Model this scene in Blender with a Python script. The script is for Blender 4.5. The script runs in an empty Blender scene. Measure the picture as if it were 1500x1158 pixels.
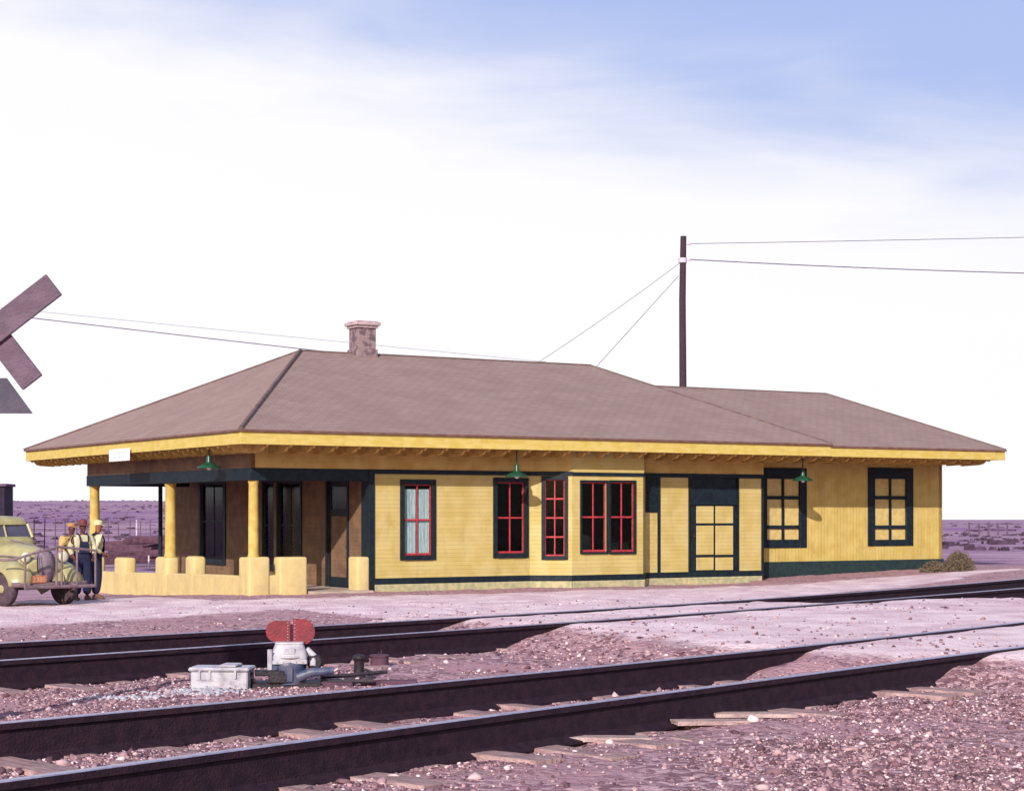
import bpy, bmesh, math, random
import numpy as np
from mathutils import Vector, Matrix, noise as mnoise
R = math.radians
random.seed(7); rng = np.random.default_rng(7)
scene = bpy.context.scene
col = scene.collection

# ------------------------------------------------------------ camera
CH = 1.9; FP = 2700.0; HY = 750.0
cam_d = bpy.data.cameras.new('camera'); cam = bpy.data.objects.new('camera', cam_d); col.objects.link(cam)
cam.location = (0, 0, CH); cam.rotation_euler = (R(90), 0, 0)
cam_d.sensor_width = 36; cam_d.lens = FP/1500*36
cam_d.shift_y = (HY-579)/1500
cam_d.clip_start = .1; cam_d.clip_end = 20000
scene.camera = cam

# ------------------------------------------------------------ light
SUN_EL = R(25.5); SX, SY = -.27, -.96
SUN_AZ = math.atan2(SX, SY)
w = bpy.data.worlds.new('World'); scene.world = w; w.use_nodes = True
nt = w.node_tree; N = nt.nodes; L = nt.links; N.clear()
def nd(tree, t, **k):
    n = tree.nodes.new(t)
    for a, v in k.items():
        if hasattr(n, a): setattr(n, a, v)
    return n
sky = nd(nt, 'ShaderNodeTexSky', sky_type='NISHITA', sun_disc=False, sun_elevation=SUN_EL, sun_rotation=SUN_AZ, air_density=1.3, dust_density=2.0, ozone_density=2.0)
bg1 = nd(nt, 'ShaderNodeBackground'); bg1.inputs[1].default_value = .13
L.new(sky.outputs[0], bg1.inputs[0])
bg2 = nd(nt, 'ShaderNodeBackground'); bg2.inputs[0].default_value = (.985, .97, 1.0, 1); bg2.inputs[1].default_value = .96
bgb = nd(nt, 'ShaderNodeBackground'); bgb.inputs[0].default_value = (.34, .44, .82, 1); bgb.inputs[1].default_value = 1.0
tc = nd(nt, 'ShaderNodeTexCoord'); sep = nd(nt, 'ShaderNodeSeparateXYZ'); L.new(tc.outputs['Generated'], sep.inputs[0])
def math_n(tree, op, a, b=None, c=None, clamp=False):
    n = tree.nodes.new('ShaderNodeMath'); n.operation = op; n.use_clamp = clamp
    for i, v in enumerate((a, b, c)):
        if v is None: continue
        if isinstance(v, (int, float)): n.inputs[i].default_value = v
        else: tree.links.new(v, n.inputs[i])
    return n.outputs[0]
def mrange(tree, v, a, b, c=0., d=1., smooth=True):
    n = tree.nodes.new('ShaderNodeMapRange'); n.interpolation_type = 'SMOOTHSTEP' if smooth else 'LINEAR'
    tree.links.new(v, n.inputs[0])
    for i, x in enumerate((a, b, c, d)): n.inputs[i+1].default_value = x
    return n.outputs[0]
mp = nd(nt, 'ShaderNodeMapping'); mp.inputs['Scale'].default_value = (2.2, 1.0, 9.0); mp.inputs['Rotation'].default_value = (0, R(-12), 0)
L.new(tc.outputs['Generated'], mp.inputs[0])
nz = nd(nt, 'ShaderNodeTexNoise'); nz.inputs['Scale'].default_value = 1.6; nz.inputs['Detail'].default_value = 7; nz.inputs['Roughness'].default_value = .55; nz.inputs['Distortion'].default_value = .5
L.new(mp.outputs[0], nz.inputs['Vector'])
nz2 = nd(nt, 'ShaderNodeTexNoise'); nz2.inputs['Scale'].default_value = 5.; nz2.inputs['Detail'].default_value = 6
L.new(mp.outputs[0], nz2.inputs['Vector'])
b = math_n(nt, 'MULTIPLY_ADD', sep.outputs['X'], .22, sep.outputs['Z'])
b = math_n(nt, 'ADD', b, math_n(nt, 'MULTIPLY_ADD', nz.outputs[0], .13, -.065))
b = math_n(nt, 'ADD', b, math_n(nt, 'MULTIPLY_ADD', nz2.outputs[0], .04, -.02))
# clouds stay thick low down in front (north), the sky opens to blue above and behind
blue = mrange(nt, b, .175, .29)
pale = mrange(nt, b, .13, .34)
back = mrange(nt, sep.outputs['Y'], .5, -.3)
# thin milk over the blue
mixb = nd(nt, 'ShaderNodeMixShader'); L.new(math_n(nt, 'MULTIPLY', math_n(nt, 'ADD', math_n(nt, 'MULTIPLY', blue, .74), math_n(nt, 'MULTIPLY', pale, .17)), 1.), mixb.inputs[0])
mixs = nd(nt, 'ShaderNodeMixShader'); mixs.inputs[0].default_value = .85
L.new(bg1.outputs[0], mixs.inputs[1]); L.new(bgb.outputs[0], mixs.inputs[2])
L.new(bg2.outputs[0], mixb.inputs[1]); L.new(mixs.outputs[0], mixb.inputs[2])
mixk = nd(nt, 'ShaderNodeMixShader'); L.new(math_n(nt, 'MULTIPLY', back, .75), mixk.inputs[0])
L.new(mixb.outputs[0], mixk.inputs[1]); L.new(bg1.outputs[0], mixk.inputs[2])
wo = nd(nt, 'ShaderNodeOutputWorld'); L.new(mixk.outputs[0], wo.inputs[0])

sl = bpy.data.lights.new('sun', 'SUN'); sl.energy = 4.8; sl.angle = R(.5); sl.color = (1.0, .95, .88)
so = bpy.data.objects.new('sun', sl); col.objects.link(so)
to_sun = Vector((math.sin(SUN_AZ)*math.cos(SUN_EL), math.cos(SUN_AZ)*math.cos(SUN_EL), math.sin(SUN_EL)))
so.rotation_euler = to_sun.to_track_quat('Z', 'Y').to_euler(); so.location = (0, 0, 60)
scene.view_settings.view_transform = 'Standard'; scene.view_settings.look = 'None'
scene.view_settings.exposure = 0.1; scene.view_settings.gamma = 1.0
scene.view_settings.use_curve_mapping = False
scene.render.engine = 'CYCLES'

# ------------------------------------------------------------ materials
def material(name, c1, c2=None, rough=.8, scale=8., bump=.0, bscale=40., metal=0., detail=5, coords='Object', stretch=(1, 1, 1), spec=.4, lo=.35, hi=.65):
    m = bpy.data.materials.new(name); m.use_nodes = True
    t = m.node_tree; bs = t.nodes['Principled BSDF']
    bs.inputs['Roughness'].default_value = rough; bs.inputs['Metallic'].default_value = metal
    bs.inputs['Specular IOR Level'].default_value = spec
    c2 = c2 or tuple(x*.8 for x in c1)
    tcn = t.nodes.new('ShaderNodeTexCoord'); mpn = t.nodes.new('ShaderNodeMapping'); mpn.inputs['Scale'].default_value = stretch
    t.links.new(tcn.outputs[coords], mpn.inputs[0])
    n = t.nodes.new('ShaderNodeTexNoise'); n.inputs['Scale'].default_value = scale; n.inputs['Detail'].default_value = detail
    t.links.new(mpn.outputs[0], n.inputs['Vector'])
    f = mrange(t, n.outputs[0], lo, hi)
    mx = t.nodes.new('ShaderNodeMix'); mx.data_type = 'RGBA'
    mx.inputs[6].default_value = (*c1, 1); mx.inputs[7].default_value = (*c2, 1)
    t.links.new(f, mx.inputs[0]); t.links.new(mx.outputs[2], bs.inputs['Base Color'])
    if bump:
        n2 = t.nodes.new('ShaderNodeTexNoise'); n2.inputs['Scale'].default_value = bscale; n2.inputs['Detail'].default_value = 4
        t.links.new(mpn.outputs[0], n2.inputs['Vector'])
        bp = t.nodes.new('ShaderNodeBump'); bp.inputs['Strength'].default_value = bump; bp.inputs['Distance'].default_value = .02
        t.links.new(n2.outputs[0], bp.inputs['Height']); t.links.new(bp.outputs[0], bs.inputs['Normal'])
    return m
def add_boards(m, axis, pitch, depth=.012, dark=.82, saw=True):
    """lap boards as a bump profile along an object axis"""
    t = m.node_tree; bs = t.nodes['Principled BSDF']
    tcn = t.nodes.new('ShaderNodeTexCoord'); sp = t.nodes.new('ShaderNodeSeparateXYZ'); t.links.new(tcn.outputs['Object'], sp.inputs[0])
    fr = math_n(t, 'FRACT', math_n(t, 'DIVIDE', sp.outputs[axis], pitch))
    if saw: h = math_n(t, 'SUBTRACT', 1., fr)
    else: h = mrange(t, math_n(t, 'ABSOLUTE', math_n(t, 'SUBTRACT', fr, .5)), .5, .4)
    bp = t.nodes.new('ShaderNodeBump'); bp.inputs['Strength'].default_value = 1.; bp.inputs['Distance'].default_value = depth
    t.links.new(h, bp.inputs['Height'])
    old = bs.inputs['Normal'].links
    if old: t.links.new(old[0].from_socket, bp.inputs['Normal'])
    t.links.new(bp.outputs[0], bs.inputs['Normal'])
    # per-board paint differences
    fl = math_n(t, 'FLOOR', math_n(t, 'DIVIDE', sp.outputs[axis], pitch))
    wn = t.nodes.new('ShaderNodeTexWhiteNoise'); wn.noise_dimensions = '1D'; t.links.new(fl, wn.inputs['W'])
    k = mrange(t, wn.outputs[0], 0, 1, dark, 1.0, False)
    src = bs.inputs['Base Color'].links[0].from_socket
    mx = t.nodes.new('ShaderNodeMix'); mx.data_type = 'RGBA'; mx.blend_type = 'MULTIPLY'; mx.inputs[0].default_value = 1
    cb = t.nodes.new('ShaderNodeCombineColor')
    for i in range(3): t.links.new(k, cb.inputs[i])
    t.links.new(src, mx.inputs[6]); t.links.new(cb.outputs[0], mx.inputs[7]); t.links.new(mx.outputs[2], bs.inputs['Base Color'])
    return m
def add_grime(m, amt=.78, sc=(1.2, 1.2, .35), scale=2.5):
    """weather-worn paint: soft vertical streaks and small blotches"""
    t = m.node_tree; bs = t.nodes['Principled BSDF']
    tcn = t.nodes.new('ShaderNodeTexCoord'); mpn = t.nodes.new('ShaderNodeMapping'); mpn.inputs['Scale'].default_value = sc
    t.links.new(tcn.outputs['Object'], mpn.inputs[0])
    f = None
    for s_, lo, hi in ((scale, .5, .75), (scale*9, .55, .8)):
        n = t.nodes.new('ShaderNodeTexNoise'); n.inputs['Scale'].default_value = s_; n.inputs['Detail'].default_value = 8; n.inputs['Roughness'].default_value = .7
        t.links.new(mpn.outputs[0], n.inputs['Vector']); k = mrange(t, n.outputs[0], lo, hi)
        f = k if f is None else math_n(t, 'MAXIMUM', f, math_n(t, 'MULTIPLY', k, .7))
    src = bs.inputs['Base Color'].links[0].from_socket
    mx = t.nodes.new('ShaderNodeMix'); mx.data_type = 'RGBA'; mx.blend_type = 'MULTIPLY'
    mx.inputs[7].default_value = (amt, amt*.98, amt*.95, 1)
    t.links.new(f, mx.inputs[0]); t.links.new(src, mx.inputs[6]); t.links.new(mx.outputs[2], bs.inputs['Base Color'])
    return m
M = {}
M['siding'] = add_boards(material('yellow_siding', (.50, .385, .155), (.45, .33, .105), .75, 2.2, .25, 60), 'Z', .1, .012, .93)
M['siding_v'] = add_boards(material('ochre_boarding', (.56, .415, .135), (.50, .35, .095), .75, 3., .25, 60), 'X', .12, .008, .92, saw=False)
M['frieze'] = add_boards(material('frieze_board', (.60, .40, .135), (.5, .31, .085), .75, 2.5, .2, 60), 'Z', .11, .014, .85)
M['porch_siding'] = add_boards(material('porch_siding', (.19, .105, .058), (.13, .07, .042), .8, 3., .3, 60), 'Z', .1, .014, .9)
M['fascia'] = material('yellow_trim', (.56, .425, .135), (.50, .36, .075), .7, 3., .2, 50, stretch=(1, 1, 3))
M['rafter'] = material('ochre_rafter', (.60, .39, .13), (.45, .27, .07), .8, 6., .2)
M['soffit'] = material('soffit_board', (.5, .33, .12), (.36, .22, .07), .85, 3.)
M['trim'] = material('dark_green_trim', (.008, .017, .024), (.004, .008, .016), .6, 8., .3, 80, spec=.25)
M['base'] = material('green_base_board', (.008, .020, .026), (.014, .032, .032), .7, 9., .3)
M['stucco'] = material('cream_stucco', (.62, .475, .22), (.56, .42, .20), .9, 4., .8, 55)
M['stucco_y'] = material('yellow_stucco', (.54, .39, .12), (.45, .30, .075), .85, 5., .5, 60)
M['plinth'] = material('weathered_plinth', (.45, .38, .22), (.30, .29, .17), .9, 8., .5)
M['floor'] = material('porch_concrete', (.42, .33, .28), (.34, .26, .22), .9, 3., .4)
M['red'] = material('red_sash', (.42, .032, .04), (.28, .02, .03), .6, 9., .2)
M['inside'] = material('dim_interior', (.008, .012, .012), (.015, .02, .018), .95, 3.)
M['curtain'] = material('white_curtain', (.85, .86, .88), (.6, .62, .66), .9, 6., .3, stretch=(8, 8, 1))
M['boarded'] = material('boarded_pane', (.56, .42, .17), (.48, .34, .12), .8, 8., .3)
M['brick'] = material('chimney_brick', (.27, .185, .20), (.13, .08, .10), .9, 5., .6, 30, lo=.42, hi=.6)
M['mortar'] = material('chimney_cap', (.48, .36, .38), (.34, .24, .27), .9, 9., .5)
M['lampgreen'] = material('green_enamel', (.012, .065, .035), (.01, .045, .025), .35, 6., 0)
M['bulb'] = material('white_glass', (.8, .8, .78), (.75, .75, .72), .2, 6.)
M['rail'] = material('rusty_shaded_rail', (.030, .013, .022), (.018, .008, .017), .75, 12., .5, 60, spec=.2)  # rust kept near black, also imitating the shadow band along each rail
M['railtop'] = material('worn_rail_head', (.42, .38, .48), (.30, .26, .36), .3, 20., 0, metal=.5)
M['tie'] = material('weathered_tie', (.45, .29, .29), (.24, .14, .15), .9, 6., .9, 40, stretch=(1, 8, 1))
M['plank'] = material('grey_plank', (.5, .36, .34), (.34, .22, .22), .9, 6., .8, 30, stretch=(1, 8, 1))
M['whitepaint'] = material('white_painted_steel', (.43, .40, .45), (.22, .18, .24), .55, 9., .2, lo=.45, hi=.8)
M['bluepaint'] = material('blue_grey_steel', (.03, .05, .12), (.09, .085, .13), .45, 9., .15)
M['black'] = material('black_iron', (.012, .008, .013), (.025, .015, .022), .6, 12., .4)
M['signred'] = material('red_target', (.19, .006, .020), (.12, .005, .014), .5, 12., .15)
M['signback'] = material('faded_sign_board', (.125, .075, .115), (.095, .055, .088), .7, 8., .4)
M['signgrey'] = material('dark_sign_plate', (.05, .04, .07), (.07, .055, .085), .7, 8., .3)
M['pole'] = material('creosoted_pole', (.055, .028, .042), (.03, .016, .026), .9, 8., .5, stretch=(6, 6, 1))
M['wire'] = material('weathered_wire', (.16, .13, .2), (.1, .08, .14), .6, 4.)
M['cream'] = material('cream_truck_paint', (.38, .33, .155), (.31, .265, .125), .32, 5., .03, spec=.6)
M['grille'] = material('dull_grille', (.22, .165, .2), (.15, .1, .14), .5, 8.)
M['guard'] = material('guard_pipe', (.20, .13, .15), (.13, .085, .1), .6, 8., .2)
M['tyre'] = material('dusty_tyre', (.05, .03, .042), (.08, .05, .062), .9, 9., .4)
M['darkgap'] = material('dark_recess', (.012, .01, .016), (.02, .016, .024), .9, 9.)
M['glassdark'] = material('truck_glass', (.055, .05, .085), (.08, .07, .11), .08, 3., spec=.8)
M['lens'] = material('headlight_lens', (.7, .66, .5), (.6, .56, .42), .12, 8., spec=.8)
M['plate'] = material('orange_plate', (.42, .14, .08), (.36, .11, .06), .5, 9.)
M['plateink'] = material('plate_ink', (.60, .38, .2), (.5, .3, .18), .5, 9.)
M['skin'] = material('tanned_skin', (.30, .11, .065), (.24, .085, .05), .6, 12.)
M['skindark'] = material('dark_brown_skin', (.12, .035, .03), (.09, .028, .025), .6, 12.)  # darker brown skin of two of the men
M['shirt'] = material('cream_shirt', (.56, .50, .33), (.44, .39, .25), .9, 10., .4, 30)
M['shirt2'] = material('yellow_shirt', (.50, .34, .13), (.42, .27, .10), .9, 10., .4, 30)
M['denim'] = material('navy_denim', (.007, .009, .036), (.014, .016, .05), .9, 14., .4, 60)
M['boots'] = material('dusty_boots', (.07, .035, .03), (.14, .09, .08), .8, 12., .3)
M['hatred'] = material('brown_felt', (.16, .04, .035), (.12, .03, .03), .9, 8.)
M['hattan'] = material('tan_cloth', (.42, .22, .09), (.34, .17, .07), .9, 8.)
M['cap'] = material('pale_cap_cloth', (.60, .55, .30), (.5, .45, .24), .9, 8.)
M['shed'] = material('dark_shed_boards', (.028, .012, .034), (.018, .008, .024), .85, 3., .3)
M['fence'] = material('weathered_post', (.13, .075, .12), (.09, .05, .085), .9, 8.)
M['palepost'] = material('pale_painted_post', (.6, .5, .6), (.5, .4, .5), .8, 8.)
M['logs'] = material('old_timber', (.06, .022, .04), (.10, .045, .07), .9, 6., .5)
M['signwhite'] = material('white_board', (.80, .82, .88), (.72, .76, .88), .5, 9.)
M['signink'] = material('faded_blue_lettering', (.42, .50, .78), (.5, .56, .8), .6, 9.)
M['glass'] = bpy.data.materials.new('window_glass'); M['glass'].use_nodes = True
g = M['glass'].node_tree; gb = g.nodes['Principled BSDF']
gb.inputs['Base Color'].default_value = (.75, .85, .85, 1); gb.inputs['Roughness'].default_value = .06
gt = g.nodes.new('ShaderNodeBsdfTransparent'); gm = g.nodes.new('ShaderNodeMixShader'); gl = g.nodes.new('ShaderNodeBsdfGlossy'); gl.inputs['Roughness'].default_value = .08
fz = g.nodes.new('ShaderNodeFresnel'); fz.inputs[0].default_value = 1.22
g.links.new(fz.outputs[0], gm.inputs[0]); g.links.new(gt.outputs[0], gm.inputs[1]); g.links.new(gl.outputs[0], gm.inputs[2]); g.links.new(gm.outputs[0], g.nodes['Material Output'].inputs[0])
gt.inputs[0].default_value = (.8, .86, .86, 1)

for k_ in ('siding', 'siding_v', 'frieze', 'porch_siding', 'fascia', 'stucco', 'whitepaint', 'signback'): add_grime(M[k_], .72 if k_ in ('whitepaint',) else .80)
add_grime(M['cream'], .72, (1, 1, 1), 2.)
# shingled roof
def roof_material():
    m = material('brown_shingles', (.290, .195, .172), (.262, .172, .152), .9, .8, .3, 30)
    t = m.node_tree; bs = t.nodes['Principled BSDF']
    tcn = t.nodes.new('ShaderNodeTexCoord'); mpn = t.nodes.new('ShaderNodeMapping')
    t.links.new(tcn.outputs['UV'], mpn.inputs[0])
    br = t.nodes.new('ShaderNodeTexBrick'); t.links.new(mpn.outputs[0], br.inputs['Vector'])
    br.inputs['Scale'].default_value = 1.; br.inputs['Brick Width'].default_value = .32; br.inputs['Row Height'].default_value = .19
    br.inputs['Mortar Size'].default_value = .012; br.offset = .5
    br.inputs['Color1'].default_value = (1, 1, 1, 1); br.inputs['Color2'].default_value = (.86, .85, .86, 1); br.inputs['Mortar'].default_value = (.66, .64, .65, 1)
    src = bs.inputs['Base Color'].links[0].from_socket
    mx = t.nodes.new('ShaderNodeMix'); mx.data_type = 'RGBA'; mx.blend_type = 'MULTIPLY'; mx.inputs[0].default_value = .8
    t.links.new(src, mx.inputs[6]); t.links.new(br.outputs[0], mx.inputs[7]); t.links.new(mx.outputs[2], bs.inputs['Base Color'])
    bp = t.nodes.new('ShaderNodeBump'); bp.inputs['Strength'].default_value = .6; bp.inputs['Distance'].default_value = .012; bp.invert = True
    t.links.new(br.outputs['Fac'], bp.inputs['Height']); t.links.new(bp.outputs[0], bs.inputs['Normal'])
    return m
M['roof'] = roof_material()
M['ridgecap'] = material('dark_hip_cap', (.10, .06, .058), (.15, .095, .09), .85, 4.)
M['edge'] = material('brown_roof_edge', (.12, .055, .05), (.18, .09, .08), .85, 4.)

# ------------------------------------------------------------ mesh builder
class MB:
    def __init__(s): s.v = []; s.f = []; s.uv = None
    def add(s, vs, fs):
        o = len(s.v); s.v += [tuple(p) for p in vs]; s.f += [tuple(i+o for i in f) for f in fs]; return s
    def box(s, a, b_, mat=None):
        x0, y0, z0 = a; x1, y1, z1 = b_
        if x0 > x1: x0, x1 = x1, x0
        if y0 > y1: y0, y1 = y1, y0
        if z0 > z1: z0, z1 = z1, z0
        vs = [Vector(p) for p in ((x0,y0,z0),(x1,y0,z0),(x1,y1,z0),(x0,y1,z0),(x0,y0,z1),(x1,y0,z1),(x1,y1,z1),(x0,y1,z1))]
        if mat is not None: vs = [mat @ p for p in vs]
        return s.add(vs, [(0,3,2,1),(4,5,6,7),(0,1,5,4),(1,2,6,5),(2,3,7,6),(3,0,4,7)])
    def prism(s, prof, fn, d0, d1):
        """prof: list of 2D points (a,b); fn(a,b,d)->3D"""
        n = len(prof); vs = [fn(a, b_, d0) for a, b_ in prof]+[fn(a, b_, d1) for a, b_ in prof]
        fs = [tuple(range(n))[::-1], tuple(range(n, 2*n))]+[(i, (i+1) % n, n+(i+1) % n, n+i) for i in range(n)]
        return s.add(vs, fs)
    def tube(s, pts, r, seg=8, cap=True):
        pts = [Vector(p) for p in pts]; rs = r if isinstance(r, (list, tuple)) else [r]*len(pts)
        rings = []; up = Vector((0, 0, 1))
        for i, p in enumerate(pts):
            d = (pts[min(i+1, len(pts)-1)]-pts[max(i-1, 0)]).normalized()
            ref = up if abs(d.dot(up)) < .95 else Vector((1, 0, 0))
            a = d.cross(ref).normalized(); c = a.cross(d).normalized()
            rings.append([p+a*math.cos(t)*rs[i]+c*math.sin(t)*rs[i] for t in [2*math.pi*k/seg for k in range(seg)]])
        return s.loft(rings, cap)
    def loft(s, rings, cap=True, closed=True):
        n = len(rings[0]); vs = [p for r in rings for p in r]; fs = []
        for i in range(len(rings)-1):
            for k in range(n if closed else n-1):
                k2 = (k+1) % n
                fs.append((i*n+k, i*n+k2, (i+1)*n+k2, (i+1)*n+k))
        if cap: fs.append(tuple(range(n))[::-1]); fs.append(tuple(range((len(rings)-1)*n, len(rings)*n)))
        return s.add(vs, fs)
    def lathe(s, prof, c=(0, 0, 0), seg=20, axis='Z'):
        rings = []
        for r, h in prof:
            ring = []
            for k in range(seg):
                t = 2*math.pi*k/seg; a, b_ = max(r, 1e-4)*math.cos(t), max(r, 1e-4)*math.sin(t)
                p = {'Z': (a, b_, h), 'Y': (a, h, b_), 'X': (h, a, b_)}[axis]
                ring.append((p[0]+c[0], p[1]+c[1], p[2]+c[2]))
            rings.append(ring)
        return s.loft(rings)
    def sphere(s, c, r, seg=12, rings=8, sc=(1, 1, 1)):
        prof = [(math.sin(math.pi*i/rings)*r, -math.cos(math.pi*i/rings)*r) for i in range(rings+1)]
        o = len(s.v); s.lathe(prof, (0, 0, 0), seg)
        for i in range(o, len(s.v)):
            p = s.v[i]; s.v[i] = (p[0]*sc[0]+c[0], p[1]*sc[1]+c[1], p[2]*sc[2]+c[2])
        return s
    def build(s, name, m, parent=None, bevel=0., smooth=False, bseg=1):
        me = bpy.data.meshes.new(name); me.from_pydata(s.v, [], s.f); me.materials.append(m)
        bm = bmesh.new(); bm.from_mesh(me)
        bmesh.ops.recalc_face_normals(bm, faces=bm.faces)
        if bevel:
            es = [e for e in bm.edges if len(e.link_faces) == 2 and e.calc_face_angle(0) > .5]
            bmesh.ops.bevel(bm, geom=es, offset=bevel, segments=bseg, affect='EDGES', profile=.5)
        bm.to_mesh(me); bm.free()
        if smooth: shade(me, smooth if isinstance(smooth, float) else 40)
        o = bpy.data.objects.new(name, me); col.objects.link(o)
        if parent: o.parent = parent
        return o
def shade(me, ang=40):
    me.polygons.foreach_set('use_smooth', [True]*len(me.polygons))
    bm = bmesh.new(); bm.from_mesh(me)
    for e in bm.edges:
        e.smooth = not (len(e.link_faces) == 2 and e.calc_face_angle(0) > R(ang))
    bm.to_mesh(me); bm.free()
def tag(o, label=None, cat=None, group=None, kind=None):
    if label: o['label'] = label
    if cat: o['category'] = cat
    if group: o['group'] = group
    if kind: o['kind'] = kind
    return o
def empty(name, loc, rz=0, label=None, cat=None, group=None):
    o = bpy.data.objects.new(name, None); col.objects.link(o); o.location = loc; o.rotation_euler = (0, 0, rz)
    o.empty_display_size = .3
    return tag(o, label, cat, group)
def copy_tree(o, parent=None):
    c = o.copy(); col.objects.link(c)
    if parent: c.parent = parent
    for ch in list(o.children): copy_tree(ch, c)
    return c

# ------------------------------------------------------------ terrain
def sm(a, b_, x):
    t = np.clip((np.asarray(x, float)-a)/(b_-a), 0, 1); return t*t*(3-2*t)
def unproj(px, py, z):
    Y = (CH-z)*FP/(py-HY); return ((px-750)/FP*Y, Y)
RT = .50; GB = .235
rail_px = [
 [(0,938),(375,925),(500,914),(670,902),(780,897),(1073,880),(1233,867),(1500,847)],
 [(0,965),(395,940),(500,934),(750,916),(823,912),(913,904),(1073,895),(1233,880),(1367,869),(1500,862)],
 [(0,1060),(375,1020),(500,1008),(750,987),(913,975),(1127,951),(1233,937),(1340,927),(1500,910)],
 [(310,1101),(550,1067),(750,1045),(1020,1007),(1233,977),(1393,961),(1500,945)]]
rail_fit = []
for pts in rail_px:
    P = np.array([unproj(a, b_, RT) for a, b_ in pts])
    # rotated frame: s along (.68,.733), t across
    s_ = P@np.array([.68, .733]); t_ = P@np.array([.733, -.68])
    rail_fit.append((np.polyfit(s_, t_, 2), s_.min(), s_.max()))
def rail_xy(i, s):
    c, a, b_ = rail_fit[i]
    s = np.asarray(s, float); sc = np.clip(s, a, b_); dd = 2*c[0]*sc+c[1]
    t = np.polyval(c, sc)+dd*(s-sc)
    return s*.68+t*.733, s*.733-t*.68
def rail_t(i, s):
    c, a, b_ = rail_fit[i]; sc = np.clip(s, a, b_); return np.polyval(c, sc)+(2*c[0]*sc+c[1])*(s-sc)

UX, UY = .853, .522; UX, UY = UX/math.hypot(UX, UY), UY/math.hypot(UX, UY)
C0 = (-6.03, 40.9); YAW = math.atan2(UY, UX)
CROSS = [(-1.6,25.6),(0.7,23.2),(2.4,19.9),(4.9,18.4),(7.5,14.5),(15,21),(16,31),(7.4,30.9),(5.5,29.2),(3.9,29.9),(1.5,28.4)]
def poly_sd(X, Y, poly):
    """signed distance, positive inside"""
    d = np.full(X.shape, 1e9); ins = np.zeros(X.shape, bool)
    n = len(poly)
    for i in range(n):
        x0, y0 = poly[i]; x1, y1 = poly[(i+1) % n]
        ex, ey = x1-x0, y1-y0
        t = np.clip(((X-x0)*ex+(Y-y0)*ey)/(ex*ex+ey*ey), 0, 1)
        d = np.minimum(d, np.hypot(X-x0-t*ex, Y-y0-t*ey))
        cond = ((y0 > Y) != (y1 > Y))
        with np.errstate(divide='ignore', invalid='ignore'):
            xi = (x1-x0)*(Y-y0)/(y1-y0+1e-12)+x0
        ins ^= cond & (X < xi)
    return np.where(ins, d, -d)
# cheap value noise
_tab = rng.random((256, 256))
def vnoise(X, Y, sc):
    x = np.asarray(X, float)*sc+1000.5; y = np.asarray(Y, float)*sc+1000.5
    xi = np.floor(x).astype(int); yi = np.floor(y).astype(int); fx = x-xi; fy = y-yi
    fx = fx*fx*(3-2*fx); fy = fy*fy*(3-2*fy)
    g_ = lambda a, b_: _tab[a % 256, b_ % 256]
    return (g_(xi, yi)*(1-fx)+g_(xi+1, yi)*fx)*(1-fy)+(g_(xi, yi+1)*(1-fx)+g_(xi+1, yi+1)*fx)*fy-.5
def cross_mask(X, Y):
    sd = poly_sd(X, Y, CROSS)+.9*vnoise(X, Y, .9)+.5*vnoise(X+31, Y, 2.7)
    return sm(-.9, .45, sd)
def ground_z(X, Y, micro=True):
    X = np.asarray(X, float); Y = np.asarray(Y, float)
    s = X*.68+Y*.733; t = X*.733-Y*.68
    d1 = rail_t(0, s)-t            # metres beyond rail 1, towards the station
    z = GB*(1-sm(.5, 7, d1))
    u = (X-C0[0])*UX+(Y-C0[1])*UY; v = -(X-C0[0])*UY+(Y-C0[1])*UX
    far = sm(.5, 5, d1)
    z = z+far*(.23*sm(13, 23, u)*(1-sm(30, 60, v)))
    z = z-far*.36*sm(0, 12.5, v+.5)*(1-sm(0, 6, u))*(1-sm(25, 60, v))
    z = z-far*.06*(1-sm(-5, 0, u))*(1-sm(20, 60, v))
    m = sm(-1.5, .35, poly_sd(X, Y, CROSS)+.9*vnoise(X, Y, .9)+.5*vnoise(X+31, Y, 2.7))
    z = z*(1-m)+m*(RT-.03)*(1-sm(1.3, 5, d1))+m*z*sm(1.3, 5, d1)
    Rr = np.hypot(X, Y); a = np.arctan2(X, np.maximum(Y, 1e-3))
    k = sm(-.12, .2, a)
    Rl = np.clip(Rr-140, 0, 1400)
    rise = .0074*Rl+sm(300, 1500, Rr)*2.5*(vnoise(X, Y, .004)+.5*vnoise(X, Y, .015))+sm(900,1500,Rr)*.8*vnoise(X, Y, .05)
    fall = -.0052*np.clip(Rr-150, 0, 6000)+sm(150, 500, Rr)*.8*vnoise(X, Y, .01)
    z = z+(1-k)*rise+k*fall
    z = np.where(Rr > 1600, z-(1-k)*(Rr-1600)*.02, z)
    # shallow swell on the open plain
    z = z+sm(60, 200, Rr)*.35*vnoise(X, Y, .03)
    if micro:
        nr = 1-sm(45, 90, Rr)
        z = z+nr*(.035*vnoise(X, Y, 1.3)+.025*vnoise(X, Y, 4.1)+.018*vnoise(X+9, Y, 9.))*(1-.6*m)
    # keep the ballast just below each rail's foot, rising behind
    for i in range(4):
        dd = np.abs(t-rail_t(i, s)); z = z-(1-m)*.02*(1-sm(.1, .3, dd))
    return z
def gz(x, y, micro=False): return float(ground_z(np.array([x]), np.array([y]), micro)[0])

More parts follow.
